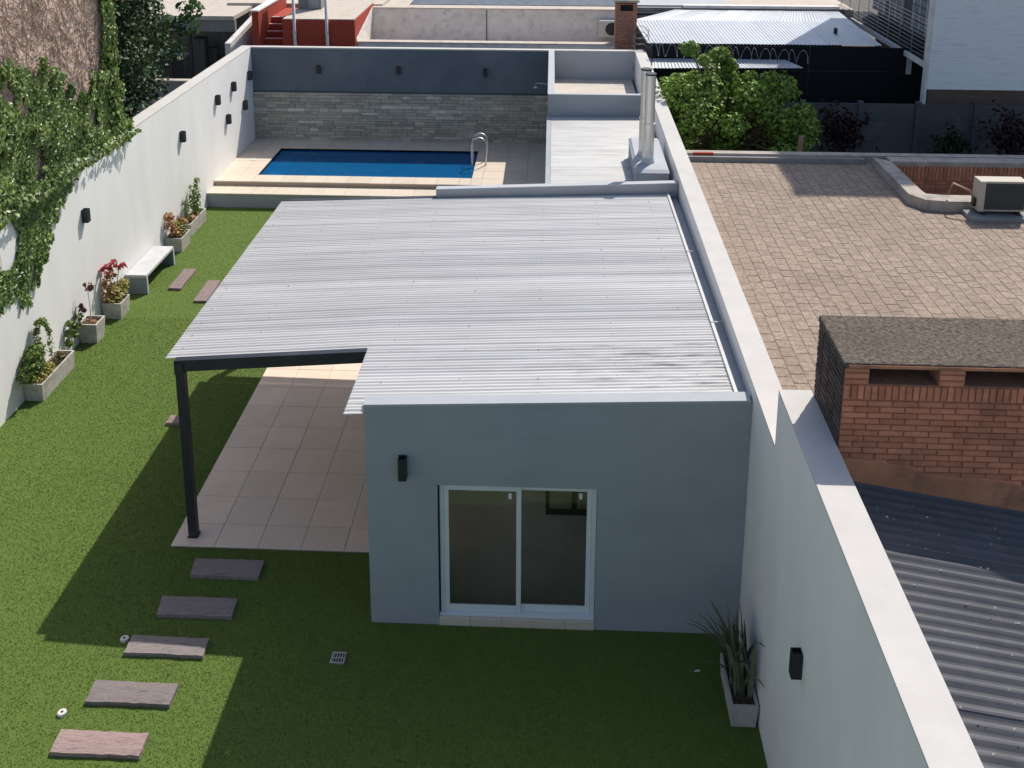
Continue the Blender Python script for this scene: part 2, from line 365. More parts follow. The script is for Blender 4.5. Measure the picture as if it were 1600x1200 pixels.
box('step_base', greypaint, -7.1, -.84, 14.42, 15.05, -.02, .37, deck)
for i in range(10):
    x0 = -7.1+.626*i; box('step_tile', tile, x0+.003, x0+.623, 14.40, 15.045, .372, .40, deck, c=.004)
box('riser', mat('shaded_riser_tile', (.38, .31, .24), .6, .08, 3), -7.1, 2.14, 15.035, 15.049, .401, .499, deck)  # tread tile darkened, the riser's shade is in its colour
box('deck_front', greypaint, -.838, 2.14, 14.98, 15.034, -.02, .497, deck)
mb = MB(); d = -.75
mb.box(PX0-.05, PX0, PY0-.05, PY1+.05, d, .505).box(PX1, PX1+.05, PY0-.05, PY1+.05, d, .505)
mb.box(PX0, PX1, PY0-.05, PY0, d, .505).box(PX0, PX1, PY1, PY1+.05, d, .505).box(PX0-.05, PX1+.05, PY0-.05, PY1+.05, d-.05, d)
pool = empty('swimming_pool', 'rectangular blue swimming pool sunk in the cream tiled deck', 'pool')
mb.obj('basin', poolblue, pool)
box('ledge', poolblue, PX0+.001, PX0+.35, PY0+.001, PY1-.001, -.2, .2, pool)
wt = struct(MB().add([(PX0, PY0, .455), (PX1, PY0, .455), (PX1, PY1, .455), (PX0, PY1, .455)], [(0, 1, 2, 3)]).obj('water', water_mat()))
# ladder
lad = empty('pool_ladder', 'curved stainless steel ladder rails at the right end of the pool', 'ladder')
for yy in (16.75, 17.2):
    p = [(.36, yy, .52), (.38, yy, .9)]
    for k in range(9):
        a = math.pi*k/8; p.append((.16+.22*math.cos(a), yy, 1.12+.24*math.sin(a)))
    p += [(-.06, yy, .8), (-.03, yy, .3), (-.03, yy, -.6)]
    MB().tube(p, .021, 8).obj('rail', steel, lad, smooth=True)
    MB().tube([(.36, yy, .531), (.36, yy, .55)], .045, 12).obj('flange', steel, lad)
for zz in (.1, -.2, -.5): box('rung', steel, -.06, 0, 16.75, 17.2, zz, zz+.03, lad)
sk = empty('pool_skimmer_lid', 'small round skimmer lid in the deck left of the pool', 'lid', loc=(-6.55, 16.9, ZD+.002))
MB().tube([(0, 0, 0), (0, 0, .008)], .11, 20).obj('lid_rim', alu, sk); MB().tube([(0, 0, .008), (0, 0, .012)], .085, 20).obj('lid_disc', pvc, sk)

# ------------------------------------------------------------------ boundary walls
lw = empty('boundary_wall', 'long white rendered wall along the left side of the lawn', 'wall', loc=(-7.27, 5, 0))
def wpart(name, m, parent, *a, **k):
    o = box(name, m, *a, **k); o.parent = parent; o.matrix_parent_inverse = Matrix.Translation(-Vector(parent.location)); return o
wpart('wall_body', white, lw, -7.44, -7.1, -9.5, 19.24, -.05, 3.47)
wpart('coping', coping, lw, -7.443, -7.097, -9.5, 19.243, 3.47, 3.49)
bw = empty('boundary_wall', 'dark blue-grey wall with slate cladding behind the pool', 'wall', loc=(-2, 19.1, 0))
wpart('wall_body', darkpaint, bw, -7.1, 2.15, 19.05, 19.24, -.05, 3.45)
wpart('wall_body', palegrey, bw, 2.15, 4.78, 19.05, 19.24, -.05, 3.45)
wpart('coping', coping, bw, -7.097, 4.78, 19.04, 19.25, 3.45, 3.49)
wpart('cladding_backing', mortar, bw, -7.098, 2.14, 19.022, 19.05, ZD, 2.09)
# slate pieces
zc = ZD+.002; row = 0; base = {}
while zc < 2.08:
    h = random.choice((.075, .1, .125)); h = min(h, 2.085-zc)
    if h < .04: break
    x = -7.097
    while x < 2.13:
        l = random.uniform(.2, .58); l = min(l, 2.138-x)
        if l < .05: break
        key = random.randrange(8)
        if key not in base:
            j = lambda: random.uniform(-.004, .006); mbs = MB()
            vs = [(0, 0, 0), (1, 0, 0), (1, .03, 0), (0, .03, 0), (0, 0, 1), (1, 0, 1), (1, .03, 1), (0, .03, 1)]
            f = [(.02, -.014+j(), .08), (.98, -.014+j(), .08), (.98, -.014+j(), .92), (.02, -.014+j(), .92)]
            mbs.add(vs+f, [(0, 1, 9, 8), (1, 5, 10, 9), (5, 4, 11, 10), (4, 0, 8, 11), (8, 9, 10, 11), (0, 3, 2, 1), (4, 5, 6, 7), (0, 4, 7, 3), (1, 2, 6, 5)])
            base[key] = (mbs.mesh('stone'), mbs.mesh('stone')); base[key][0].materials.append(stone); base[key][1].materials.append(stone2)
        o = bpy.data.objects.new('stone', base[key][1 if random.random() < .13 else 0]); COL.objects.link(o); o.parent = bw
        o.matrix_parent_inverse = Matrix.Translation(-Vector(bw.location))
        o.location = (x+.002, 19.012-random.uniform(0, .02), zc+.0015); o.scale = (l-.004, 1, h-.003); x += l
    zc += h
# right wall: lower far part and taller near part
rw = empty('boundary_wall', 'long white wall along the right side with a taller near section', 'wall', loc=(4.85, 5, 0))
def xi(y): return 4.67+.006*y
def rwall(name, m, y0, y1, z0, z1, th, e=0):
    a, b = xi(y0)-e, xi(y1)-e
    o = MB().hexa([(a, y0, z0), (a+th+2*e, y0, z0), (b+th+2*e, y1, z0), (b, y1, z0)], [(a, y0, z1), (a+th+2*e, y0, z1), (b+th+2*e, y1, z1), (b, y1, z1)]).obj(name, m, rw)
    o.matrix_parent_inverse = Matrix.Translation(-Vector(rw.location)); return o
rwall('wall_body', white, -1.17, 19.24, -.05, 3.47, .32); rwall('coping', coping, -1.168, 19.243, 3.47, 3.49, .32, .002)
rwall('tall_wall_body', white, -9.5, -1.172, -.05, 4.13, .34); rwall('coping', coping, -9.5, -1.17, 4.13, 4.15, .34, .002)

# ------------------------------------------------------------------ garden house
hs = empty('garden_house', 'grey single storey garden house with corrugated roof and sliding glass door', 'house', loc=(0, 0, 0))
def ztop(x): return 3.09+.04*x
DX0, DX1, DZ = .875, 2.854, 2.034
def gridwall(name, m, xb, zb, hole, y0, y1, top, parent):
    V = []; F = []; nx, nz = len(xb), len(zb)+1
    for y in (y0, y1):
        for x in xb:
            for k in range(nz): V.append((x, y, top(x) if k == nz-1 else zb[k]))
    idx = lambda s, i, k: s*nx*nz+i*nz+k
    solid = lambda i, k: 0 <= i < nx-1 and 0 <= k < nz-1 and not hole(i, k)
    for i in range(nx-1):
        for k in range(nz-1):
            if not solid(i, k): continue
            F.append((idx(0, i, k), idx(0, i+1, k), idx(0, i+1, k+1), idx(0, i, k+1)))
            F.append((idx(1, i, k+1), idx(1, i+1, k+1), idx(1, i+1, k), idx(1, i, k)))
            if not solid(i-1, k): F.append((idx(0, i, k), idx(0, i, k+1), idx(1, i, k+1), idx(1, i, k)))
            if not solid(i+1, k): F.append((idx(1, i+1, k), idx(1, i+1, k+1), idx(0, i+1, k+1), idx(0, i+1, k)))
            if not solid(i, k-1): F.append((idx(1, i, k), idx(1, i+1, k), idx(0, i+1, k), idx(0, i, k)))
            if not solid(i, k+1): F.append((idx(0, i, k+1), idx(0, i+1, k+1), idx(1, i+1, k+1), idx(1, i, k+1)))
    me = bpy.data.meshes.new(name); me.from_pydata(V, [], F); me.update(); return mk(name, me, m, parent)
gridwall('front_wall', greypaint, [0, DX0, DX1, 4.668], [-.05, DZ], lambda i, k: i == 1 and k == 0, 0, .15, ztop, hs)
a, b = ztop(0)+.002, ztop(4.64)+.002
MB().hexa([(-.004, -.012, a-.004), (4.64, -.012, b-.004), (4.64, .155, b-.004), (-.004, .155, a-.004)],
          [(-.004, -.012, a+.028), (4.64, -.012, b+.028), (4.64, .155, b+.045), (-.004, .155, a+.045)]).obj('coping', greycap, hs)
# side and inner walls, floor
for ya, yb, za, zb in ((.152, .9, -.05, 2.9), (.9, 4.1, 2.05, 2.9), (4.1, 7.55, -.05, 2.9)): box('side_wall', greypaint, 0, .15, ya, yb, za, zb, hs)
sdw = bpy.data.objects.new('added_side_glazing', None); COL.objects.link(sdw); sdw.parent = hs  # side opening and its glazing are added to light the room
for ya, yb, za, zb in ((.901, .96, .1, 2.049), (2.47, 2.53, .15, 1.99), (4.04, 4.099, .1, 2.049), (.96, 4.04, .1, .149), (.96, 4.04, 1.991, 2.049)): box('added_glazing_frame', alu, .05, .1, ya, yb, za, zb, sdw)
for ya, yb in ((.96, 2.47), (2.53, 4.04)): box('pane', glass, .07, .076, ya, yb, .149, 1.991, sdw)
box('added_side_sill', tile, .002, .15, .902, 4.098, -.02, .099, sdw)
box('inner_wall', palegrey, 4.60, 4.665, .152, 7.55, 0, 2.95, hs)
inner = mat('interior_plaster', (.78, .75, .71), .9, .05, 2)
box('partition', inner, .152, 4.598, 3.6, 3.7, 0, 2.9, hs)
box('ceiling', inner, .152, 4.598, .152, 4.598, 2.62, 2.66, hs)
box('room_floor', mat('room_floor_tile', (.78, .68, .60), .5, .1, 2), .152, 4.598, .152, 4.598, 0, .1, hs)
# sliding door
dr = bpy.data.objects.new('sliding_door', None); COL.objects.link(dr); dr.parent = hs
y0, y1 = .06, .13
box('frame', alu, DX0+.02, DX0+.07, y0, y1, .155, DZ-.002, dr, .003); box('frame', alu, DX1-.06, DX1-.004, y0, y1, .155, DZ-.002, dr, .003)
box('frame', alu, DX0+.07, DX1-.06, y0, y1, DZ-.05, DZ-.002, dr, .003); box('track', alu, DX0+.004, DX1-.004, y0-.035, y1, .118, .153, dr, .003)
def leaf(x0, x1, yy, nm):
    box('stile', alu, x0, x0+.06, yy, yy+.03, .156, DZ-.05, dr, .003); box('stile', alu, x1-.06, x1, yy, yy+.03, .156, DZ-.05, dr, .003)
    box('bottom_rail', alu, x0+.06, x1-.06, yy+.002, yy+.03, .156, .255, dr, .003); box('top_rail', alu, x0+.06, x1-.06, yy+.002, yy+.03, DZ-.11, DZ-.05, dr, .003)
    box('pane', glass, x0+.06, x1-.06, yy+.012, yy+.018, .255, DZ-.11, dr)
    box('sticker', alu, x1-.16, x1-.12, yy+.006, yy+.011, DZ-.22, DZ-.14, dr)
xm = (DX0+DX1)/2+.02
leaf(DX0+.072, xm+.03, .062, 'l'); leaf(xm-.03, DX1-.062, .097, 'r')
box('jamb', black, DX0+.001, DX0+.019, .04, .13, .155, DZ-.002, dr)
for i in range(5):
    x0 = DX0+.003+i*.4; x1 = min(x0+.396, DX1-.003)
    if x1-x0 > .05: box('sill_tile', tile, x0, x1, -.012, .15, -.02, .115, dr, c=.004)
# glazed black frame standing on the room floor, clear of the partition
wf = bpy.data.objects.new('standing_frame', None); COL.objects.link(wf); wf.parent = hs
for x0, x1, z0, z1 in ((2.215, 2.275, .101, 2.1), (2.6, 2.68, .17, 2.02), (3.5, 3.56, .101, 2.1), (2.275, 3.5, .101, .17), (2.275, 3.5, 2.02, 2.1)): box('window_frame', black, x0, x1, 2.05, 2.1, z0, z1, wf)
box('window_pane', glass, 2.275, 3.5, 2.07, 2.076, .17, 2.02, wf)
# main corrugated roof
XL = -3.06
def zr(x, y):
    t = (y-1.4)/6.1
    f = 2.8+(x+3.06)*.0787 if x < -.2 else 3.025+(x+.2)*.044
    bk = 2.82+(x+3.06)*.0425 if x < -.2 else 2.94+(x+.2)*.036
    return f+(bk-f)*t
def rp(x, y): return (x, y, zr(x, y))
XR = 4.50; PITCH = .0765
main = [(rp(x, 1.52), rp(x, 7.52)) for x in (XL, -1.6, -.2, 2.1, XR)]
corr_roof('roof_sheet', zinc, main, PITCH, .0098, hs, .74)
front = [(rp(x, .17), rp(x, 1.55)) for x in (-.235, 2.1, XR)]
zincdirty = mat('soiled_galvanised_sheet', (.55, .543, .533), .5, .08, 1.5, .05, 40, spec=.4, stain=(.15, .135, .12), smask=(1.8, 3.8), sscale=3.2, samt=.85, rnd=.03, stretch=(.5, 4.5, 1))
corr_roof('roof_sheet', zincdirty, front, PITCH, .0098, hs, .62)
corr_roof('roof_sheet', zinc, [(rp(x, -.1), rp(x, .18)) for x in (-.235, -.006)], PITCH, .0098, hs, .75)
# screws
mb = MB()
for xx in (-2.9, -1.9, -.9, .1, 1.1, 2.1, 3.1, 4.1):
    for k in range(22):
        yy = .25+k*PITCH*5+random.uniform(-.05, .05)
        if yy > 7.45 or (xx < -.2 and yy < 1.5): continue
        z = zr(xx, yy); mb.box(xx-.006, xx+.006, yy-.006, yy+.006, z+.005, z+.014)
o = mb.obj('roof_screws', screwm, hs); o['kind'] = 'stuff'
# side flashing and valley channel by the right wall
MB().hexa([rp(XR-.012, .17), rp(XR+.03, .17), rp(XR+.03, 7.54), rp(XR-.012, 7.54)], [(XR-.012, .17, zr(XR, .17)+.03), (XR+.03, .17, zr(XR, .17)+.03), (XR+.03, 7.54, zr(XR, 7.54)+.03), (XR-.012, 7.54, zr(XR, 7.54)+.03)]).obj('flashing', zinc, hs)
MB().hexa([(XR+.031, .17, 2.9), (4.668, .17, 2.9), (4.7, 7.54, 2.85), (XR+.031, 7.54, 2.85)], [(XR+.031, .17, zr(XR, .17)-.07), (4.668, .17, zr(XR, .17)-.07), (4.7, 7.54, zr(XR, 7.54)-.07), (XR+.031, 7.54, zr(XR, 7.54)-.07)]).obj('valley_channel', mat('channel_zinc', (.30, .33, .37), .5, .1, 3, metal=.3), hs)
for yy in (2.05, 4.6): box('flashing_strap', screwm, XR-.014, 4.665, yy, yy+.03, zr(XR, yy)+.031, zr(XR, yy)+.036, hs)
# rear parapet
MB().hexa([(0, 7.56, 2.6), (4.7, 7.56, 2.6), (4.7, 7.76, 2.6), (0, 7.76, 2.6)], [(0, 7.56, 3.11), (4.7, 7.56, 3.32), (4.7, 7.76, 3.30), (0, 7.76, 3.09)]).obj('rear_parapet', greypaint, hs)
MB().hexa([(-.004, 7.553, 3.112), (4.71, 7.553, 3.322), (4.71, 7.767, 3.302), (-.004, 7.767, 3.092)], [(-.004, 7.553, 3.13), (4.71, 7.553, 3.34), (4.71, 7.767, 3.32), (-.004, 7.767, 3.11)]).obj('coping', greycap, hs)
# black steel frame
def post(x, y, top): box('post', blackbeam, x-.06, x+.06, y-.06, y+.06, .02, top, hs, .004); box('post_base', blackbeam, x-.075, x+.075, y-.075, y+.075, .0205, .03, hs)
post(-2.84, 1.485, zr(-2.84, 1.4)-.03); post(-2.84, 7.56, zr(-2.84, 7.5)-.03)
def beam(x0, x1, ya, yb, h, dz=0):
    za, zb = zr(x0, ya)+dz, zr(x1, ya)+dz
    MB().hexa([(x0, ya, za-h), (x1, ya, zb-h), (x1, yb, zb-h), (x0, yb, za-h)], [(x0, ya, za), (x1, ya, zb), (x1, yb, zb), (x0, yb, za)]).obj('beam', blackbeam, hs, .004)
beam(-2.905, -.24, 1.42, 1.53, .17, .006); beam(-2.905, -.004, 7.53, 7.65, .15, .015)
MB().hexa([(-2.9, 1.4, 2.62), (-2.78, 1.4, 2.62), (-2.78, 7.5, 2.62), (-2.9, 7.5, 2.62)], [(-2.9, 1.4, 2.785), (-2.78, 1.4, 2.785), (-2.78, 7.5, 2.8), (-2.9, 7.5, 2.8)]).obj('beam', blackbeam, hs)
for yy in (3.4, 5.4):
    box('rafter', blackbeam, -2.778, -.004, yy, yy+.06, 2.68, 2.77, hs)
# back block: low roof, roof box, grill chimney
MB().hexa([(2.16, 7.77, -.05), (4.66, 7.77, -.05), (4.70, 13.65, -.05), (2.16, 13.65, -.05)], [(2.16, 7.77, 2.84), (4.66, 7.77, 2.84), (4.70, 13.65, 2.84), (2.16, 13.65, 2.84)]).obj('rear_block_wall', greypaint, hs)
box('edge_flashing', greypaint, 2.13, 2.235, 7.77, 13.645, 2.85, 2.925, hs)
corr_roof('roof_sheet', zincold, [((x, 7.78, 2.905+.012*(x-2.2)), (x, 13.64, 2.905+.012*(x-2.2))) for x in (2.24, 3.3, 4.66)], .17, .01, hs, .98)
bx0, bx1 = 2.15, 4.62
rb = mat('roof_box_floor', (.52, .47, .41), .9, .08, 2, .2, 30)
box('roof_box_front', greypaint, bx0, 4.69, 13.652, 13.80, -.05, 3.48, hs); box('coping', greycap, bx0-.002, 4.69, 13.648, 13.803, 3.481, 3.5, hs)
box('roof_box_side', greypaint, bx0, 2.32, 13.804, 19.045, -.05, 3.48, hs); box('coping', greycap, bx0-.003, 2.323, 13.805, 19.035, 3.481, 3.5, hs)
box('roof_box_floor', rb, 2.322, 4.7, 13.804, 19.04, 2.45, 2.6, hs)
cb = bpy.data.objects.new('grill_chimney', None); COL.objects.link(cb); cb.parent = hs
MB().hexa([(3.96, 8.34, 2.86), (4.62, 8.34, 2.86), (4.60, 10.35, 2.86), (3.96, 10.35, 2.86)], [(3.96, 8.34, 3.26), (4.62, 8.34, 3.26), (4.60, 10.35, 3.34), (3.96, 10.35, 3.34)]).obj('chimney_base', greypaint, cb)
MB().hexa([(3.945, 8.325, 3.262), (4.635, 8.325, 3.262), (4.615, 10.365, 3.342), (3.945, 10.365, 3.342)], [(4.0, 8.42, 3.31), (4.58, 8.42, 3.31), (4.56, 10.3, 3.40), (4.0, 10.3, 3.40)]).obj('chimney_cap', greycap, cb)
for fx, fy, ft in ((4.24, 8.85, 5.2), (4.19, 9.28, 5.2)):
    MB().tube([(fx, fy, 3.3), (fx, fy, 4.15)], .112, 20).obj('flue', steel, cb, smooth=True)
    MB().tube([(fx, fy, 4.13), (fx, fy, ft)], .104, 20).obj('flue', steel, cb, smooth=True)
    MB().tube([(fx, fy, 4.12), (fx, fy, 4.16)], .119, 20).obj('clamp_band', steel, cb, smooth=True)
    MB().tube([(fx, fy, ft-.03), (fx, fy, ft+.004)], .111, 20).obj('flue_rim', black, cb)
    MB().tube([(fx, fy, 3.32), (fx, fy, 3.44)], .15, 16, .113).obj('collar', zinc, cb)
for o in list(cb.children):
    if o.name.startswith('flue') or o.name.startswith('collar') or o.name.startswith('clamp'):
        md = o.modifiers.new('edge', 'EDGE_SPLIT'); md.split_angle = R_(40)
sh = empty('garden_shower', 'small chrome shower arm on the wall right of the pool', 'shower', loc=(2.14, 18.5, 2.55))
MB().tube([(.01, 0, 0), (-.33, 0, .03), (-.38, 0, .0), (-.38, 0, -.07)], .012, 8).obj('shower_arm', steel, sh); MB().tube([(-.38, 0, -.07), (-.38, 0, -.11)], .04, 14, .08).obj('shower_head', steel, sh)

# ------------------------------------------------------------------ wall lamps
def wall_lamp(label, loc, rz, wd=.11, h=.26, d=.11):
    e = empty('wall_lamp', label, 'lamp', 'black up and down wall lamps', loc, rz)     # back on y=0, projects to -y
    mb = MB(); t = .008
    mb.box(-wd/2, wd/2, -d, -d+t, -h/2, h/2).box(-wd/2, -wd/2+t, -d+t, -.012, -h/2, h/2).box(wd/2-t, wd/2, -d+t, -.012, -h/2, h/2)
    mb.obj('body', black, e); box('back_plate', black, -wd/2, wd/2, -.011, -.001, -h/2, h/2, e)
    box('lens', glass, -wd/2+t, wd/2-t, -d+t, -.012, h/2-.03, h/2-.022, e); box('inner_core', black, -wd/2+t+.001, wd/2-t-.001, -d+t+.001, -.013, -h/2+.035, h/2-.04, e)
wall_lamp('black box lamp on the grey house front, left of the glass door', (.46, -.001, 2.29), 0, .1, .3, .1)
wall_lamp('black box lamp on the right wall beyond the strap-leaf planter', (4.653, -2.74, 2.21), R_(-90), .1, .27, .1)
for lb, y, z in (('black wall lamp on the white wall nearest the ivy', 7.57, 2.44), ('lone black wall lamp on the white wall midway to the pool', 12.9, 2.46),
                 ('upper left lamp of the five-lamp cluster on the white wall', 15.63, 2.69), ('upper middle lamp of the five-lamp cluster on the white wall', 17.05, 2.72),
                 ('upper right lamp of the cluster, next to the dark wall corner', 18.6, 2.68), ('lower right lamp of the five-lamp cluster on the white wall', 18.0, 1.9),
                 ('lower left lamp of the five-lamp cluster on the white wall', 16.42, 1.91)):
    wall_lamp(lb, (-7.099, y, z), R_(90), .13, .27, .12)
for lb, x, z in (('left lamp of three on the dark wall behind the pool', -5.0, 2.8), ('middle lamp of three on the dark wall behind the pool', -2.5, 2.8), ('right lamp of three on the dark wall behind the pool', .19, 2.76)):
    wall_lamp(lb, (x, 19.049, z), 0, .11, .24, .11)

# ------------------------------------------------------------------ lawn furniture
def slab(label, pts, m, z=.062, rough=.006):
    """sleeper paver with uneven edges; pts: four top corners"""
    (ax, ay), (bx_, by_), (cx, cy), (dx_, dy_) = pts; n = 12; mb = MB(); V = []; J = lambda s=rough: random.uniform(-s, s)
    A, B, C, D = map(lambda p: Vector((p[0], p[1], 0)), pts); k = 4
    rows = []
    for j in range(k+1):
        rr = []
        for i in range(n+1):
            p = A.lerp(B, i/n).lerp(D.lerp(C, i/n), j/k); e = (i in (0, n)) or (j in (0, k))
            rr.append((p.x+(J(.006) if i in (0, n) else 0), p.y+(J() if j in (0, k) else 0), z+J(.003)-(.008 if e else 0)))
        rows.append(rr)
    V = [v for r in rows for v in r]; F = []; W = n+1
    for j in range(k):
        for i in range(n): F.append((j*W+i, j*W+i+1, (j+1)*W+i+1, (j+1)*W+i))
    ring = [i for i in range(W)]+[j*W+n for j in range(1, k+1)]+[k*W+i for i in range(n-1, -1, -1)]+[j*W for j in range(k-1, 0, -1)]
    b0 = len(V); V += [(V[i][0], V[i][1], -.01) for i in ring]
    for q in range(len(ring)):
        q2 = (q+1) % len(ring); F.append((b0+q, b0+q2, ring[q2], ring[q]))
    me = bpy.data.meshes.new('paver'); me.from_pydata(V, [], F); me.update()
    tag(mk('sleeper_paver', me, m), label, 'paver', 'sleeper stepping stones in the lawn')
G = .0
slab('pinkish wood-textured stepping slab nearest the viewer on sunlit turf', [(-3.18, -2.05), (-2.18, -2.05), (-2.19, -1.765), (-3.19, -1.765)], sleeperp)
slab('pale grey stepping slab fully sunlit, second from the front', [(-3.09, -1.385), (-2.10, -1.39), (-2.10, -1.10), (-3.11, -1.09)], sleeper)
slab('stepping slab half in roof shadow and half sunlit', [(-2.94, -.67), (-1.95, -.68), (-1.97, -.41), (-2.95, -.40)], sleeper)
slab('shaded grey stepping slab, second from the patio edge', [(-2.78, -.05), (-1.80, -.05), (-1.82, .27), (-2.83, .27)], sleeper)
slab('shaded dark stepping slab closest to the patio edge', [(-2.60, .66), (-1.66, .65), (-1.67, .98), (-2.64, .98)], sleeper)
slab('stepping slab lying lengthwise just right of the bench', [(-6.23, 9.32), (-5.94, 9.31), (-5.96, 10.34), (-6.24, 10.34)], sleepery)
slab('lengthwise stepping slab half hidden by the corrugated roof edge', [(-5.45, 8.74), (-5.16, 8.74), (-5.19, 9.76), (-5.48, 9.76)], sleepery)
slab('small slab peeking out behind the black post at the shadow edge', [(-4.30, 4.18), (-4.00, 4.18), (-4.01, 4.42), (-4.30, 4.42)], sleepery)
def ground_light(label, x, y):
    e = empty('ground_light', label, 'lamp', 'round lights set in the turf', (x, y, .001))
    MB().tube([(0, 0, 0), (0, 0, .028)], .058, 24, .052).obj('ring', steel, e); MB().tube([(0, 0, .028), (0, 0, .034)], .044, 20).obj('glass', pvc, e)
    MB().tube([(0, 0, .034), (0, 0, .036)], .016, 12).obj('bulb', black, e)
ground_light('round light in sunlit turf beside the front stepping slabs', -3.3, -1.52)
ground_light('round light in the turf touching the half-shaded slab', -3.04, -.43)
dg = empty('drain_grate', 'small square metal drain grate in the shaded turf', 'drain', loc=(-.3, -.61, .001))
box('frame', steel, -.085, .085, -.085, -.07, 0, .03, dg); box('frame', steel, -.085, .085, .07, .085, 0, .03, dg)
box('frame', steel, -.085, -.07, -.07, .07, 0, .03, dg); box('frame', steel, .07, .085, -.07, .07, 0, .03, dg)
for k in range(4): box('bar', steel, -.055+.033*k-.005, -.055+.033*k+.005, -.07, .07, .012, .026, dg)
box('bar', steel, -.07, .07, -.006, .006, .013, .027, dg); box('pit', black, -.07, .07, -.07, .07, 0, .006, dg)

bn = empty('garden_bench', 'white topped concrete slab bench against the white wall', 'bench', loc=(-6.85, 9.9, 0))
box('seat', bencht, -.235, .25, -.8, .8, .385, .45, bn, .006)
for yy in (-.8, .74): box('leg', benchg, -.235, .245, yy, yy+.06, 0, .384, bn, .004)
box('leg_edge', bencht, .2455, .2555, -.8, -.74, 0, .384, bn); box('leg_edge', bencht, .2455, .2555, .74, .8, 0, .384, bn)

def planter(label, x0, x1, y0, y1, h, taper=.02, m=None):
    m = m or concrete
    cx, cy = (x0+x1)/2, (y0+y1)/2; e = empty('planter', label, 'planter', 'concrete planters', (cx, cy, 0))
    a, b = (x1-x0)/2, (y1-y0)/2; t = .03; mb = MB(); tp = taper
    o_b = [(-a+tp, -b+tp, 0), (a-tp, -b+tp, 0), (a-tp, b-tp, 0), (-a+tp, b-tp, 0)]; o_t = [(-a, -b, h), (a, -b, h), (a, b, h), (-a, b, h)]
    i_t = [(-a+t, -b+t, h), (a-t, -b+t, h), (a-t, b-t, h), (-a+t, b-t, h)]; i_b = [(x, y, h-.12) for x, y, _ in i_t]
    fs = [(3, 2, 1, 0), (15, 12, 13, 14)[::1]]
    for i in range(4):
        j = (i+1) % 4; fs += [(i, j, 4+j, 4+i), (4+i, 4+j, 8+j, 8+i), (8+i, 8+j, 12+j, 12+i)]
    mb.add(o_b+o_t+i_t+i_b, fs).obj('pot', m, e)
    n = 7; V = []; F = []
    for i in range(n):
        for j in range(n): V.append((-a+t+(2*a-2*t)*i/(n-1), -b+t+(2*b-2*t)*j/(n-1), h-.055+random.uniform(-.012, .02)))
    for i in range(n-1):
        for j in range(n-1): F.append((i*n+j, (i+1)*n+j, (i+1)*n+j+1, i*n+j+1))
    MB().add(V, F).obj('soil', soil, e)
    return e
planter('long low trough planter nearest on the left wall, holding a bushy vine', -7.09, -6.74, 4.80, 6.02, .34)
planter('square concrete pot with one thin stem, second along the wall', -7.09, -6.70, 6.87, 7.27, .42, .035)
planter('square concrete pot with crimson flowered plant beside the bench', -7.07, -6.66, 7.90, 8.36, .36, .03)
planter('square concrete pot with orange leaves beyond the bench', -7.08, -6.65, 11.35, 11.95, .36, .03)
planter('long trough planter at the pool steps with tall green stems', -7.07, -6.78, 12.30, 13.45, .34)
planter('shaded trough planter at the corner of house and right wall', 4.33, 4.645, -1.37, -.62, .3)
def stems(parent, name, paths, r, m=twig):
    for p in paths: MB().tube(p, r, 5, r*.5).obj(name, m, parent)
def plant(name, label, cat, loc): return empty(name, label, cat, None, loc)
def cl(parent, nm, m, c, r, per, size, **k): return clump_leaves(nm, m, [Vector(x) for x in c], r, per, size, parent, **k)
p = plant('shrub', 'bushy green vine in the nearest trough with an arching runner', 'plant', (-6.95, 5.0, .3))
stems(p, 'stem', [[(0, 0, -.03), (-.03, .02, .3), (-.05, -.05, .5)], [(.05, .2, -.03), (.02, .1, .3)], [(0, -.1, -.03), (0, -.18, .3)]], .012)
cl(p, 'foliage', shrubleaf, [(-.02, 0, .42), (.0, -.18, .38), (-.02, .15, .5), (.02, -.05, .58), (0, -.32, .26), (-.02, .05, .25)], [.2, .17, .17, .16, .14, .17], 130, .065)
cl(p, 'foliage', yellowleaf, [(.06, -.05, .06), (.08, .18, .05), (.06, .33, .08)], [.14, .13, .1], 90, .055)
arch = [(0, .30, -.03), (-.02, .27, .4), (-.03, .2, .75), (-.03, .3, .98), (-.02, .47, .95), (0, .57, .65), (.02, .61, .1)]
pts = []
for i in range(len(arch)-1):
    for k in range(6): pts.append(Vector(arch[i]).lerp(Vector(arch[i+1]), k/6))
stems(p, 'runner', [pts], .008)
cl(p, 'runner_leaves', shrubleaf, pts, [.06]*len(pts), 14, .05)
p = plant('shrub', 'low ground cover plants at the back of the nearest trough', 'plant', (-6.9, 5.75, .3))
cl(p, 'foliage', mat('mixed_dry_leaf', (.16, .13, .05), .6, .4, 5, island=.5, leaf=.2), [(0, -.1, .02), (0, .1, .02), (.03, 0, .04)], [.11, .1, .1], 60, .05)
p = plant('climbing_vine', 'small leafy vine on the white wall behind the nearest trough', 'plant', (-7.03, 6.4, 0))
stems(p, 'stem', [[(0, .0, 0), (.01, .02, .4), (-.02, .1, .7)], [(0, .05, 0), (.02, .25, .4), (0, .42, .6)]], .008)
cl(p, 'foliage', shrubleaf, [(.02, .0, .5), (.02, .05, .66), (.02, -.03, .3), (.02, .3, .5), (.03, .4, .62), (.03, .22, .35)], [.09, .08, .08, .09, .09, .07], 40, .07)
p = plant('potted_sapling', 'single bare thin stem with few leaves in the square pot', 'plant', (-6.9, 7.07, .36))
stems(p, 'stem', [[(0, 0, 0), (.01, .0, .4), (-.02, .02, .8)]], .011)
cl(p, 'foliage', mat('dark_reddish_leaf', (.15, .06, .05), .6, .3, 5, island=.4, leaf=.2), [(-.1, -.12, .34), (-.08, -.16, .42), (0, .05, .75)], [.08, .07, .1], 9, .11)
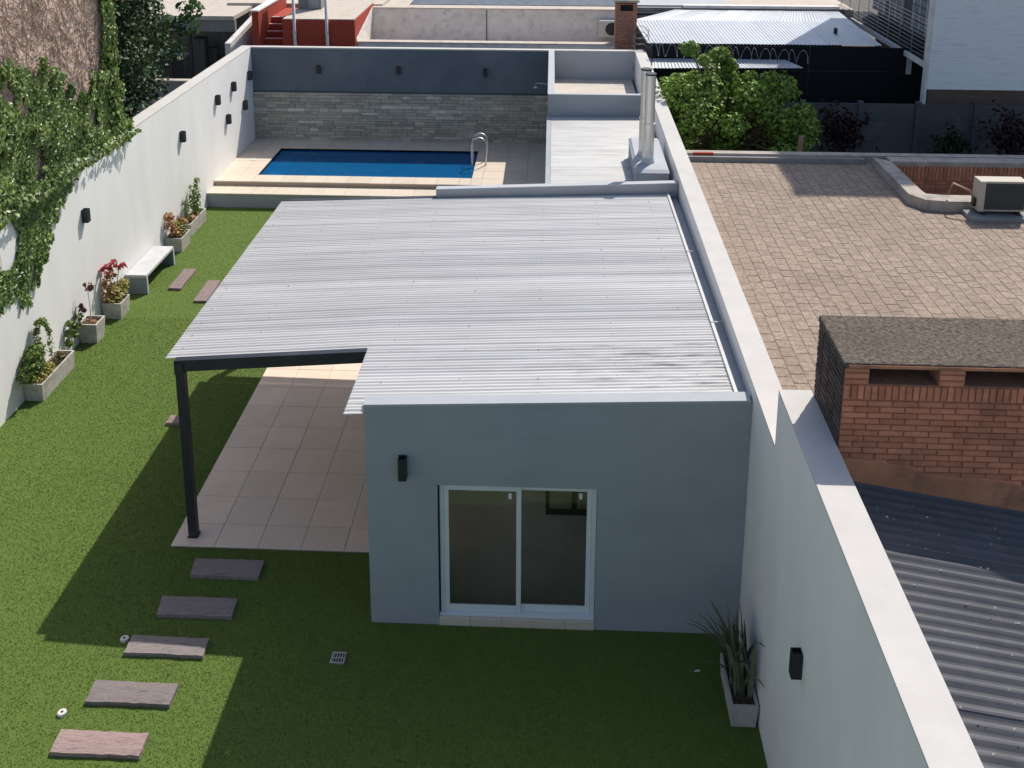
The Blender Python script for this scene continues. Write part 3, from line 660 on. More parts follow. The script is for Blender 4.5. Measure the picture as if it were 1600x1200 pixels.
cl(p, 'ground_leaves', orangeleaf, [(.05, .0, -.0), (-.08, .05, 0)], [.1, .1], 30, .045)
p = plant('croton', 'yellow-green plant with crimson top leaves beside the bench', 'plant', (-6.87, 8.12, .3))
stems(p, 'stem', [[(0, 0, 0), (-.06, -.02, .4), (-.1, .02, .85)], [(0, .1, 0), (.04, .1, .5), (.08, .2, .75)]], .012)
cl(p, 'foliage', yellowleaf, [(.02, -.05, .14), (.05, .14, .2), (.1, .2, .3), (-.05, 0, .25)], [.18, .17, .14, .15], 75, .075)
cl(p, 'dry_leaves', orangeleaf, [(-.1, -.1, .2), (-.1, -.05, .45), (-.05, 0, .6)], [.16, .13, .1], 40, .085)
cl(p, 'crimson_leaves', redleaf, [(-.08, .02, .84), (-.03, .1, .78), (.1, .22, .72), (-.1, -.06, .75)], [.16, .12, .1, .1], 8, .19, aspect=.35)
p = plant('shrub', 'orange and yellow leafed plant in the pot beyond the bench', 'plant', (-6.87, 11.65, .3))
stems(p, 'stem', [[(0, 0, 0), (-.08, -.08, .3), (-.12, -.1, .6)]], .01)
cl(p, 'foliage', yellowleaf, [(.03, .05, .15), (.05, .2, .25), (0, .0, .3)], [.18, .16, .14], 65, .075)
cl(p, 'dry_leaves', orangeleaf, [(-.1, -.12, .3), (-.12, -.12, .55), (.05, .25, .32), (0, -.1, .15)], [.14, .12, .13, .15], 50, .085)
p = plant('shrub', 'tall upright green stems in the trough by the pool steps', 'plant', (-6.92, 12.85, .28))
stems(p, 'stem', [[(0, -.35, 0), (0, -.37, .6)], [(0, .05, 0), (.02, .05, .75)], [(0, .3, 0), (.02, .38, .95)], [(0, .18, 0), (0, .2, .6)]], .012)
ps = [(0, -.36, .15+.1*k) for k in range(5)]+[(.01, .05, .1+.1*k) for k in range(8)]+[(.02, .3+.008*k, .1+.1*k) for k in range(9)]+[(0, .2, .1+.1*k) for k in range(5)]
cl(p, 'foliage', shrubleaf, ps, [.09]*len(ps), 16, .075)
cl(p, 'dry_leaves', orangeleaf, [(0, -.1, .08), (0, -.3, .1), (.02, .1, .06)], [.13, .12, .12], 45, .065)
# strap-leaf plant at the house corner: each leaf a part
p = plant('strap_leaf_plant', 'shaded plant with long grey-green strap leaves by the house corner', 'plant', (4.5, -1.0, .24))
random.seed(21)
for k in range(50):
    az = random.uniform(0, 2*math.pi); lean = random.uniform(.1, .65) if k > 14 else random.uniform(.75, 1.25); ln = random.uniform(.55, 1.1)
    bx_, by_ = random.uniform(-.1, .08), random.uniform(-.22, .3)
    if math.cos(az) > .35: az = math.pi-az; 
    V = []; F = []; n = 7; pos = Vector((bx_, by_, 0)); 
    for i in range(n+1):
        t = i/n; ang = lean*(.35+1.25*t*t)
        d = Vector((math.cos(az)*math.sin(ang), math.sin(az)*math.sin(ang), math.cos(ang)))
        wv = Vector((-math.sin(az), math.cos(az), 0))*(.030*(1-t**2.2)+.002); cu = d.cross(wv.normalized())*.006
        V += [pos-wv, pos+cu, pos+wv]; pos = pos+d*ln/n
    for i in range(n):
        o = i*3; F += [(o, o+1, o+4, o+3), (o+1, o+2, o+5, o+4)]
    MB().add(V, F).obj('leaf', strapleaf, p)
lf = MB().add([(0, 0, .02), (.05, .02, .035), (.1, .01, .03), (.05, -.015, .025)], [(0, 1, 2), (0, 2, 3)]).obj('fallen_leaf', mat('pale_dry_leaf', (.5, .48, .4), .7, .1, 5), loc=(4.02, -.62, 0))
tag(lf, 'pale fallen leaf on the dark turf near the corner planter', 'leaf')

# ------------------------------------------------------------------ left neighbour: party wall, ivy, tree, sheds
pw = empty('party_wall', 'tall brown wall scarred with dry vine stems above the white wall', 'wall', loc=(-7.4, 3, 3.4))
def loc_part(o, parent): o.parent = parent; o.matrix_parent_inverse = Matrix.Translation(-Vector(parent.location)); return o
loc_part(box('wall_body', vinewall, -7.7, -7.3, -4, 9.72, 3.2, 9.0), pw)
def twigs(n, y0, y1, z0, z1):
    V = []; F = []
    for _ in range(n):
        y, z = random.uniform(y0, y1), random.uniform(z0, z1); a = random.uniform(0, 3.14); l = random.uniform(.15, .6); bend = random.uniform(-.5, .5)
        pts = []
        for i in range(4):
            pts.append((-7.295+.008+.012*math.sin(i*1.3+y*9), y, z)); y += math.cos(a)*l/3; z += math.sin(a)*l/3; a += bend
        r = random.uniform(.004, .010); o = len(V)
        for q in pts: V += [(q[0], q[1]-r, q[2]), (q[0]+r*1.5, q[1], q[2]+r*.6), (q[0], q[1]+r, q[2])]
        for i in range(3):
            b = o+i*3; F += [(b, b+1, b+4, b+3), (b+1, b+2, b+5, b+4)]
    return MB().add(V, F).obj('dry_stems', twig)
o = twigs(2600, 4.8, 9.7, 3.6, 8.2); o['kind'] = 'stuff'; loc_part(o, pw)
lower = [(4.2, 1.95), (4.45, 2.05), (4.93, 2.0), (5.15, 1.62), (5.4, 1.8), (5.74, 2.12), (6.48, 2.83), (6.93, 3.15), (7.75, 3.5), (8.81, 3.42), (10.03, 3.36)]
upper = [(4.0, 6.2), (5.44, 5.97), (6.25, 5.8), (7.23, 5.44), (7.6, 5.0), (8.4, 4.62), (8.65, 4.97), (9.25, 5.0), (9.38, 5.7), (9.45, 9)]
def interp(t, y): return np.interp(y, [q[0] for q in t], [q[1] for q in t])
iv = empty('ivy', 'dense green ivy spilling over the left white wall', 'plant', loc=(-7.2, 7, 3.4))
N = 52000; Y = rng.uniform(3.6, 10.02, N); Z = rng.uniform(1.5, 8, N)
f1 = np.sin(Y*3.1+1.3*np.sin(Z*2.3))*np.sin(Z*2.7+1.1*np.sin(Y*2.1)); f2 = np.sin(Y*7.3+Z*2)*np.sin(Z*6.1-Y*1.7)
lo = interp(lower, Y)+.10*np.sin(Y*21)+.06*np.sin(Y*47); hi = interp(upper, Y)+.16*f2+.12*np.sin(Y*17)
keep = (Z > lo) & (Z < hi)
hole = ((Y-4.75)/.42)**2+((Z-3.0)/.45)**2 < 1; hole2 = ((Y-5.45-.42*(Z-2.1))/.07)**2+((Z-2.15)/.42)**2 < 1
gap = (f1+.5*f2+.35*np.sin(Y*13+Z*9)*np.sin(Z*15-Y*6) < -.74) & (Z > 3.6)
keep &= ~hole & ~hole2 & ~gap
Y, Z = Y[keep], Z[keep]; n = len(Y)
thk = np.where(Z > 3.5, .17, .08)*(.6+.5*np.sin(Y*2.7+Z*1.9)*np.sin(Z*3.3-Y)+.25*f2[keep]).clip(.25, 1.2)
X = np.where(Z > 3.52, -7.28, -7.09)+thk*(.35+.65*rng.random(n)**.5)+np.where((Z > 3.42) & (Z < 3.75), .10, 0)
P = np.c_[X, Y, Z]; Nn = np.c_[.7+.5*rng.random(n), rng.normal(scale=.45, size=n)-.15, .35+rng.normal(scale=.4, size=n)]
U = np.c_[rng.normal(scale=.3, size=n), rng.normal(scale=.5, size=n), -1+.3*rng.normal(size=n)]
loc_part(quads('leaves', ivyleaf, P, Nn, U, (.055+.055*rng.random(n)), None, aspect=1.0, fold=.12), iv)
n = 4200; Y = rng.uniform(3.8, 9.95, n); P = np.c_[rng.uniform(-7.32, -7.03, n), Y, 3.49+.03+.1*rng.random(n)*np.clip((-7.03-rng.uniform(-7.32, -7.03, n))/.25, .2, 1)]
loc_part(quads('leaves', ivyleaf, P, np.c_[.5+.5*rng.random(n), rng.normal(scale=.4, size=n), .8+rng.normal(scale=.3, size=n)], np.c_[.8*np.ones(n), rng.normal(scale=.5, size=n), -.6*np.ones(n)], .06+.055*rng.random(n), None, aspect=1, fold=.12), iv)
# fine ivy column on the wall's far edge
n = 2600; Z = rng.uniform(3.5, 8.2, n); Y = 9.68+rng.normal(scale=.13, size=n)+.1*np.sin(Z*2.3); P = np.c_[-7.28+rng.random(n)*.18-.35*(Y > 9.74)*rng.random(n), Y, Z]
loc_part(quads('leaves', ivyleaf, P, np.c_[.5+rng.random(n), rng.normal(scale=.7, size=n), .3+rng.normal(scale=.4, size=n)], np.c_[rng.normal(size=(n, 2))*.4, -np.ones(n)], .07+.05*rng.random(n), None, aspect=1, fold=.12), iv)
# hanging ivy stems over the white wall
for k in range(16):
    y = random.uniform(4.2, 9.8); zl = float(interp(lower, y))
    o = MB().tube([(-7.17, y-.1, 3.6), (-7.075, y, 3.45), (-7.08, y+.05, (3.45+zl)/2), (-7.085, y-.02, zl-.05)], .008, 5, .003).obj('stem', twig); loc_part(o, iv)

def tree(name, label, trunk, crown, radii, per, size, m, group=None):
    e = empty(name, label, 'tree', group, trunk[0]); T = Matrix.Translation(-Vector(trunk[0]))
    o = MB().tube(trunk, .14, 8, .06).obj('trunk', bark, e); o.matrix_parent_inverse = T
    mb = MB()
    for c in crown:
        a = Vector(trunk[-1]); b = Vector(c); mb.tube([a+(Vector(trunk[-2])-a)*random.random()*.5, a.lerp(b, .5)+Vector((0, 0, .1)), b], .05, 5, .015)
    o = mb.obj('limbs', bark, e); o.matrix_parent_inverse = T
    o = clump_leaves('crown', m, crown, radii, per, size, e); o.matrix_parent_inverse = T; return e
cs = []; rs = []
for k in range(60):
    y = random.uniform(11, 14.5); x = random.uniform(-9.3, -7.95)-.25*(y-13); cs.append((min(x, -7.9), y, random.uniform(2.6, 7.2))); rs.append(random.uniform(.4, .75))
tree('evergreen_tree', 'dark evergreen tree behind the ivy wall', [(-9, 13, 0), (-9, 13, 2.2), (-8.9, 13.1, 4.5)], cs, rs, 170, .13, darkleaf)
cs = [(-10.4+.5*k+random.uniform(-.2, .2), 18.2+random.uniform(-.8, .8), 4.7-.1*k+random.uniform(-.5, .5)) for k in range(4)]+[(-9.9, 18, 3.6), (-9.3, 18.4, 3.5), (-9.9, 17.6, 5.3), (-8.75, 18.6, 4.75), (-10.6, 18, 4.6), (-10.2, 18.1, 5.6), (-9.4, 18.2, 4.3)]
tree('leafy_tree', 'loose leafed tree in front of the dark shed', [(-10.2, 18, 0), (-10.1, 18, 2.2), (-9.8, 18.1, 3.6)], cs, [.42]*len(cs), 90, .17, mat('shed_tree_leaf', (.05, .105, .025), .5, .3, 1.2, island=.5, leaf=.25))
sd = empty('shed', 'low shed with flat screed roof and shaded board front', 'shed', loc=(-10.5, 22, 0)); LP = lambda o: loc_part(o, sd)
LP(box('roof', oldroof, -15, -8.65, 22.3, 33, 3.72, 3.86)); LP(box('fascia', cementdk, -15, -8.66, 22.4, 22.6, 3.3, 3.715))
LP(box('back_wall', cementdk, -15, -8.7, 24.2, 24.4, 0, 3.7)); LP(box('side_wall', cementdk, -15.2, -15.02, 22.3, 33, 0, 3.7))
x = -13.4
while x < -8.8:
    wd = random.uniform(.3, .7)
    if random.random() < .75: LP(box('board', random.choice((shadewood, cementdk, shadewood)), x, x+wd-.03, 23.2+random.uniform(-.2, .3), 23.5, 0, random.uniform(2.2, 3.3)))
    x += wd
for xx in (-12.2, -10.3, -9.0): LP(box('post', shadewood, xx-.06, xx+.06, 22.42, 22.54, 0, 3.3))
LP(box('awning', cementdk, -12.6, -10.2, 21.2, 22.2, 2.55, 2.6))
yw = empty('yard_wall', 'low grey cement wall behind the left white wall', 'wall', loc=(-10, 20, 0))
loc_part(box('wall_body', cementdk, -13, -8.6, 20.2, 20.4, 0, 2.05), yw); loc_part(box('coping', oldroof, -13, -8.6, 20.17, 20.43, 2.051, 2.1), yw)
sw = empty('stair_wall', 'peeling whitewashed wall beside the red stairs', 'wall', loc=(-8.3, 21, 0))
o = MB().hexa([(-8.3, 20.2, 0), (-8.12, 20.2, 0), (-7.75, 24, 0), (-7.95, 24, 0)], [(-8.3, 20.2, 3.35), (-8.12, 20.2, 3.35), (-7.75, 24, 4.2), (-7.95, 24, 4.2)]).obj('wall_body', oldwhite); loc_part(o, sw)

# ------------------------------------------------------------------ houses behind the pool wall
st = empty('red_stair_block', 'red painted terrace block with a flight of steps', 'stairs', loc=(-6, 22, 0)); LP = lambda o: loc_part(o, st)
LP(box('side_parapet', redpaint, -7.62, -7.4, 21.0, 24.5, 0, 4.25)); LP(box('parapet_coping', oldwhite, -7.66, -7.38, 20.98, 24.5, 4.251, 4.3))
for k in range(6): LP(box('step', redpaint, -7.398, -6.62, 21.0+.3*k, 24.5, 0 if k == 0 else 2.86+.19*k-.19, 2.86+.19*k)); LP(box('tread_edge', oldwhite, -7.395, -6.64, 20.99+.3*k, 21.06+.3*k, 2.861+.19*k, 2.872+.19*k))
LP(box('block', redpaint, -6.618, -4.22, 21.0, 24.5, 0, 4.0)); LP(box('roof_screed', oldroof, -6.6, -4.24, 21.02, 24.49, 4.001, 4.03))
LP(box('roof_screed', oldroof, -9.6, -3.9, 24.55, 34, 3.7, 3.95)); LP(box('pillar', cementdk, -6.55, -5.75, 22.9, 23.5, 4.031, 6.2)); LP(box('pillar_door', mat('grey_door', (.3, .32, .33), .6, .05, 3), -6.2, -5.85, 22.87, 22.899, 4.06, 5.8))
for xx in (-6.2, -5.13):
    q = empty('vent_pipe', 'white vertical pipe rising %s' % ('in front of the grey pillar' if xx < -6 else 'above the right half of the red block'), 'pipe', 'white pipes over the red block', (xx, 20.93, 0))
    MB().tube([(0, 0, 0), (0, 0, 5.2)], .05, 10).obj('pipe', pvc, q, smooth=True); MB().tube([(0, 0, 3.55), (0, 0, 3.65)], .06, 10).obj('coupling', pvc, q)
wr = empty('whitewashed_house', 'flat roofed house with weathered whitewashed parapets behind the pool wall', 'house', loc=(0, 22, 0)); LP = lambda o: loc_part(o, wr)
LP(box('near_parapet', oldwhite, -4.18, 4.6, 21.2, 21.5, 0, 3.22)); LP(box('parapet_top', oldroof, -4.22, 4.62, 21.17, 21.53, 3.221, 3.26))
LP(box('end_parapet', oldwhite, -4.5, -4.2, 21.2, 24.2, 0, 3.26))
o = MB().hexa([(-4.5, 21.2, 3.262), (-4.2, 21.2, 3.262), (-4.2, 24.2, 3.262), (-4.5, 24.2, 3.262)], [(-4.5, 21.2, 3.36), (-4.2, 21.2, 3.36), (-4.2, 24.2, 3.9), (-4.5, 24.2, 3.9)]).obj('end_parapet', oldwhite); LP(o)
LP(box('roof_gutter', oldroof, -4.19, 4.6, 21.51, 24.2, 2.4, 2.62)); LP(box('far_parapet', oldwhite, -4.5, 5.2, 24.21, 24.5, 0, 3.86)); LP(box('parapet_top', oldroof, -4.52, 5.2, 24.19, 24.56, 3.861, 3.9))
LP(box('roof', oldroof, -4.5, 5.2, 24.52, 25.3, 3.3, 3.84)); LP(box('membrane_roof', bluemembrane, -3, 5.0, 25.2, 38, 3.3, 3.86))
LP(box('roof_screed', oldroof, -9, -3.02, 25.3, 38, 3.6, 3.8))
o = MB().tube([(-.1, 24.19, 3.84), (-.1, 24.19, 2.7)], .015, 6).obj('cable', black); LP(o)
LP(box('skylight', cementdk, 1.6, 2.6, 27.5, 28.3, 3.861, 4.02)); LP(box('skylight_pane', palegrey, 1.7, 2.5, 27.6, 28.2, 4.021, 4.04))
bc = empty('brick_chimney', 'square red brick chimney with a vent slot behind the wall', 'chimney', loc=(4.65, 21.4, 0)); LP = lambda o: loc_part(o, bc)
LP(box('shaft_core', brickmort, 4.31, 4.99, 21.11, 21.79, 0, 4.62))
bm = {}
def brick_piece(l, h, m, key):
    k = (round(l, 3), round(h, 3), key)
    if k not in bm:
        mb = MB(); c = .004
        mb.add([(0, .012, 0), (l, .012, 0), (l, .012, h), (0, .012, h), (c, -.004, c), (l-c, -.004, c), (l-c, -.004, h-c), (c, -.004, h-c)], [(4, 5, 6, 7), (0, 1, 5, 4), (1, 2, 6, 5), (2, 3, 7, 6), (3, 0, 4, 7), (3, 2, 1, 0)])
        bm[k] = mb.mesh('brick'); bm[k].materials.append(m)
    return bm[k]
def brick_at(l, h, m, key, loc, rz, parent):
    o = bpy.data.objects.new('brick', brick_piece(l, h, m, key)); COL.objects.link(o); o.parent = parent
    o.matrix_parent_inverse = Matrix.Translation(-Vector(parent.location)); o.location = loc; o.rotation_euler = (0, 0, rz); return o
z = 2.9; r = 0
while z < 4.3:
    x = 4.31-(.11 if r % 2 else 0)
    while x < 4.98:
        a, b = max(x, 4.312), min(x+.215, 4.988)
        if b-a > .03: brick_at(b-a, .062, brickfar, 'far', (a, 21.1, z), 0, bc)
        x += .227
    z += .074; r += 1
LP(box('chimney_cap', kerbm, 4.25, 5.05, 21.05, 21.85, 4.66, 4.74)); LP(box('vent_slot', blackcloth, 4.45, 4.85, 21.095, 21.112, 4.38, 4.58))
def condenser(label, loc, rz, m=casing):
    e = empty('air_conditioner', label, 'air conditioner', None, loc, rz)
    w2, d, h = .41, .3, .56
    box('casing', m, -w2, w2, -d/2+.012, d/2, .06, h+.06, e, .012)
    box('coil', coil, -w2+.10, w2-.03, -d/2, -d/2+.011, .1, h+.02, e)
    box('corner_cover', m, -w2, -w2+.098, -d/2-.004, -d/2+.0115, .062, h+.055, e, .004)
    for k in range(8): box('guard_wire', mat('grey_wire', (.12, .12, .12), .6), -w2+.10, w2-.03, -d/2-.012, -d/2-.008, .12+.062*k, .125+.062*k, e)
    for k in range(6): box('guard_wire', MATS['grey_wire'], -w2+.13+.12*k, -w2+.134+.12*k, -d/2-.008, -d/2-.004, .1, h+.02, e)
    for s in (-.3, .3): box('foot', black, s-.03, s+.03, -d/2-.01, d/2, 0, .058, e)
    box('service_valve', black, -w2-.05, -w2-.001, -.06, .05, .12, .26, e, .006)
    MB().tube([(-w2-.03, .0, .26), (-w2-.1, .05, .38), (-w2-.3, .25, .44), (-w2-.36, .3, .2)], .022, 8).obj('pipe', mat('tan_pipe_lagging', (.30, .23, .17), .9, .2, 8), e, smooth=True)
    return e
e = empty('air_conditioner', 'small white fan unit on the whitewashed parapet beside the brick chimney', 'air conditioner', None, (4.3, 24.0, 2.95))
box('casing', pvc, -.4, .4, -.12, .18, 0, .6, e, .02)
MB().tube([(.06, -.121, .3), (.06, -.135, .3)], .23, 24).obj('fan_guard', black, e)
for k in range(5):
    a = k*2*math.pi/5; MB().add([(.06, -.14, .3), (.06+.2*math.cos(a), -.139, .3+.2*math.sin(a)), (.06+.2*math.cos(a+.7), -.144, .3+.2*math.sin(a+.7))], [(0, 1, 2)]).obj('fan_blade', coil, e)

# ------------------------------------------------------------------ right neighbour: terrace building
tb = empty('terrace_house', 'neighbouring house with a sunlit clay-paved roof terrace', 'house', loc=(8, 4, 0)); LP = lambda o: loc_part(o, tb)
TX0, TX1, TY0, TY1, TZ = 5.06, 15.5, -1.23, 9.12, 3.285
WX0, WX1, WY0, WY1 = 9.1, 13.0, 6.72, 8.62
mb = MB()
for a in ((TX0, TX1, TY0, WY0), (TX0, WX0, WY0, WY1), (WX1, TX1, WY0, WY1), (TX0, TX1, WY1, TY1)): mb.box(a[0], a[1], a[2], a[3], 0, TZ)
LP(mb.obj('terrace_body', paverj)); LP(box('well_floor', cementdk, WX0, WX1, WY0, WY1, 0, .2))
allp = []; c = 0; sx = .182
x = TX0+.01
while x < 13.6:
    y = TY0-(.11 if c % 2 else 0)+random.uniform(-.03, .03)
    while y < TY1-.02:
        l = .222+random.uniform(-.012, .012); a, b = max(y, TY0), min(y+l, TY1)
        if b-a > .05 and not (8.75 < x < 13.4 and 6.3 < b and a < 8.95): allp.append((x, a, b))
        y += l
    x += sx; c += 1
dist = lambda q: (q[0]-2.2)**2+(q[1]+10.7)**2
vis = sorted([q for q in allp if q[1] > -.2 and q[0] < 8.9], key=dist); near = set(vis[:300])
pm = None; far = MB()
pmesh = []
for k in range(6):
    m_ = MB(); j = lambda: random.uniform(-.0035, .0035)
    m_.add([(0, 0, 0), (1, 0, 0), (1, 1, 0), (0, 1, 0), (0, 0, .006+j()), (1, 0, .006+j()), (1, 1, .006+j()), (0, 1, .006+j()), (.05, .05, .009+j()), (.95, .05, .009+j()), (.95, .95, .009+j()), (.05, .95, .009+j())],
           [(8, 9, 10, 11), (4, 5, 9, 8), (5, 6, 10, 9), (6, 7, 11, 10), (7, 4, 8, 11), (0, 1, 5, 4), (1, 2, 6, 5), (2, 3, 7, 6), (3, 0, 4, 7)])
    me = m_.mesh('paver'); me.materials.append(paver); pmesh.append((me, m_))
for q in allp:
    x, a, b = q; g = .0035
    if q in near:
        o = bpy.data.objects.new('paver', random.choice(pmesh)[0]); COL.objects.link(o); LP(o); o.location = (x+g, a+g, TZ-.001); o.scale = (sx-2*g, b-a-2*g, 1)
    else:
        src = random.choice(pmesh)[1]; far.add([(x+g+vx*(sx-2*g), a+g+vy*(b-a-2*g), TZ-.001+vz) for vx, vy, vz in src.v], src.f)
o = far.obj('pavers', paver2); o['kind'] = 'stuff'; LP(o)
LP(box('far_kerb', kerbm, 5.05, 15.5, 9.122, 9.32, 0, 3.45, bevel=.01)); LP(box('cement_skirt', cementdk, 5.06, 8.7, 9.02, 9.12, TZ, 3.40))
LP(box('red_mark', redpaint, 5.2, 5.62, 9.118, 9.2, 3.38, 3.4535))
# light well kerb and bricks
def kerb(pts_o, pts_i, z0, z1):
    n = len(pts_o); V = [(x, y, z0) for x, y in pts_o]+[(x, y, z1) for x, y in pts_o]+[(x, y, z1) for x, y in pts_i]+[(x, y, z0) for x, y in pts_i]; F = []
    for i in range(n-1): F += [(i, i+1, n+i+1, n+i), (n+i, n+i+1, 2*n+i+1, 2*n+i), (2*n+i, 2*n+i+1, 3*n+i+1, 3*n+i)]
    return MB().add(V, F).obj('well_kerb', kerbm)
o = kerb([(8.82, 8.9), (8.8, 6.75), (9.0, 6.45), (9.4, 6.38), (13.3, 6.38)], [(WX0, 8.62), (WX0, 6.95), (9.12, 6.78), (9.4, 6.72), (13.3, 6.72)], TZ, 3.49); LP(o)
LP(box('well_back_kerb', kerbm, 9.1, 13.3, 8.64, 8.95, TZ, 3.488))
k = 0; x = WX0+.02
while x < 12.6:
    brick_at(.062, .30, brick, 'well', (x, WY1-.004, 3.1), 0, tb); x += .074
zz = 3.02
for rr in range(5):
    x = WX0+.02
    while x < 12.6: brick_at(.215, .062, brick, 'well', (x, WY1-.004, zz), 0, tb); x += .227
    zz -= .074
LP(box('well_lining', brickmort, WX0, 13, WY1-.002, WY1+.01, .3, 3.3))
LP(box('cement_patch', cementdk, 9.6, 10.7, 5.9, 6.34, TZ, 3.37, bevel=.015))
condenser('beige air conditioner with dark coil on the clay terrace', (10.17, 6.2, 3.372), 0)
# brick flue block on the boundary
fb = empty('brick_flue_block', 'big brick flue block with pebble slab and vent slots by the right wall', 'chimney', loc=(6.3, -1.7, 3)); LP = lambda o: loc_part(o, fb)
BX0, BX1, BY0, BY1 = 5.02, 7.6, -2.13, -1.25
V1, V2 = (5.25, 5.90, 4.80, 4.96), (6.14, 6.82, 4.80, 4.96)
mb = MB().box(BX0, BX1, BY0, BY1, 2.3, 4.80).box(BX0, V1[0], BY0, BY1, 4.80, 4.97).box(V1[1], V2[0], BY0, BY1, 4.80, 4.97).box(V2[1], BX1, BY0, BY1, 4.80, 4.97)
mb.box(V1[0], V1[1], BY0+.35, BY1, 4.80, 4.97).box(V2[0], V2[1], BY0+.35, BY1, 4.80, 4.97); LP(mb.obj('core', brickmort))
for v in (V1, V2): LP(box('vent_back', blackcloth, v[0], v[1], BY0+.3, BY0+.349, 4.805, 4.965))
o = MB().hexa([(BX0-.02, BY0-.035, 4.972), (BX1, BY0-.035, 4.972), (BX1, BY1+.02, 4.972), (BX0-.02, BY1+.02, 4.972)], [(BX0-.02, BY0-.03, 5.03), (BX1, BY0-.03, 5.03), (BX1, BY1+.02, 5.05), (BX0-.02, BY1+.02, 5.05)]).obj('top_slab', gravelcap, bevel=.012); LP(o)
LP(box('slab_band', render_red, BX0+.02, BX1, BY0-.04, BY0-.036, 4.985, 5.015))
z = 3.70; r = 0
while z < 4.60:
    x = BX0-(.115 if r % 2 else 0)+random.uniform(-.01, .01)
    while x < 7.2:
        a, b = max(x, BX0+.003), min(x+.229, 7.3)
        if b-a > .04: brick_at(b-a, .056, brick, 'blk', (a, BY0-.008-random.uniform(0, .006), z), 0, fb)
        x += .236
    z += .0625; r += 1
x = BX0+.004
while x < 7.2: brick_at(.057, .148, brick, 'sold', (x, BY0-.010-random.uniform(0, .005), 4.645), 0, fb); x += .0645
for xa, xb in ((BX0, V1[0]), (V1[1], V2[0])):
    z = 4.80
    while z < 4.93:
        l = min(.225, xb-xa-.01); brick_at(l, .052, brick, 'pier', (xa+.005, BY0-.009, z), 0, fb); z += .0625
z = 4.1; r = 0
while z < 4.95:
    y = BY0+(.1 if r % 2 else 0)
    ys_ = y-.115 if r % 2 else y
    while ys_ < BY1-.05:
        a, b = max(ys_, BY0), min(ys_+.225, BY1)
        if b-a > .04: brick_at(b-a, .052, brickdark, 'side', (BX0-.008-random.uniform(0, .006), b, z), R_(-90), fb)
        ys_ += .236
    z += .0625; r += 1
# mortar smear along the foot of the block
V = []; n = 26
for i in range(n+1):
    x = BX0+(7.6-BX0)*i/n; zt = 4.03-.157*(x-5.1)+.03*math.sin(x*6)+random.uniform(-.012, .012); V += [(x, BY0-.022, 3.0), (x, BY0-.020, zt-.03), (x, BY0-.004, zt)]
F = []
for i in range(n): F += [(i*3, i*3+3, i*3+4, i*3+1), (i*3+1, i*3+4, i*3+5, i*3+2)]
LP(MB().add(V, F).obj('render_skirt', render_red))
# dark corrugated roof below
dr_ = empty('corrugated_roof', 'dark grey corrugated roof below the brick block, sloping right', 'roof', loc=(6.5, -5, 3)); LP = lambda o: loc_part(o, dr_)
def zd_(x): return 3.745-.17*(x-5.2)
cols = [((x, -9, zd_(x)), (x, BY0-.02, zd_(x))) for x in (5.03, 6.5, 9.5)]
n0 = len(bpy.data.objects); L_ = 7.23; kk = 8
for i in range(kk):
    o = corr('roof_sheet', darktin, cols, .122, .019, None, i/kk, min(1, (i+1)/kk+.006), .005 if i % 2 else 0, seg=8); LP(o)
LP(box('roof_wall', cementdk, 9.4, 9.5, -9, BY0-.03, 0, 2.5))
mb = MB()
for _ in range(240):
    x, y = random.uniform(5.06, 8.2), -9+.122*(random.randrange(29, 55)+.25)+random.uniform(-.012, .012); z = zd_(x)+.0185; s = random.uniform(.004, .013)*(1.6 if random.random() < .12 else 1)
    mb.add([(x-s, y-s, z), (x+s, y-s*.6, z), (x+s*.7, y+s, z), (x-s*.8, y+s*.7, z), (x, y, z+s)], [(0, 1, 4), (1, 2, 4), (2, 3, 4), (3, 0, 4)])
o = mb.obj('litter', mat('pale_litter', (.45, .42, .38), .9, .3, 9, island=.4)); o['kind'] = 'stuff'; LP(o)

# ------------------------------------------------------------------ right back yard
cs = []; rs = []
for k in range(92):
    a = random.uniform(0, 2*math.pi); rr = math.sqrt(random.random()); x, y = 6.9+2.0*rr*math.cos(a), 14+1.7*rr*math.sin(a)
    cs.append((max(x, 5.35), y, random.uniform(1.0, 4.25-.7*rr**2-.12*max(0, x-6.6)))); rs.append(random.uniform(.25, .55))
for k in range(9): cs.append((5.6+.32*k+random.uniform(-.15, .15), 13.6+random.uniform(-.8, .8), 4.45+random.uniform(-.1, .3)-.03*k*k*.5)); rs.append(random.uniform(.15, .26))
for k in range(26): cs.append((random.uniform(6.2, 8.9), random.uniform(13.2, 14.8), random.uniform(1.4, 3.5))); rs.append(random.uniform(.3, .5))
tree('leafy_tree', 'bright green leafy tree just over the right wall', [(6.9, 14, 0), (6.9, 14, 1.2), (6.8, 14, 2.2)], cs, rs, 200, .112, treeleaf)
def shrub(label, x, y, z, sc, m):
    e = empty('shrub', label, 'plant', 'shrubs in the shaded yard', (x, y, 0))
    for k in range(5): MB().tube([(0, 0, 0), (.1*math.cos(k*1.3), .1*math.sin(k*1.3), z*.5), (.35*sc*math.cos(k*1.3), .35*sc*math.sin(k*1.3), z*.9)], .02, 5, .008).obj('stem', bark, e)
    n = 750; d = rdir(n, .3); lump = .75+.45*np.sin(d[:, 0]*5+x)*np.sin(d[:, 2]*6+y)+.2*np.sin(d[:, 1]*11); P = d*(sc*lump*(.3+.85*rng.random(n)))[:, None]; P[:, 2] = P[:, 2]*1.1+z*.85
    quads('foliage', m, P, d+rng.normal(scale=.6, size=(n, 3)), d*.8+np.array([0, 0, -.4]), .12+.1*rng.random(n), e, aspect=.4)
shrub('purple-brown spiky shrub against the concrete panel fence', 10.3, 16, 2.2, .75, purpleleaf)
shrub('dark purple shrub at the far right of the shaded yard', 14.9, 15.9, 2.1, .8, purpleleaf)
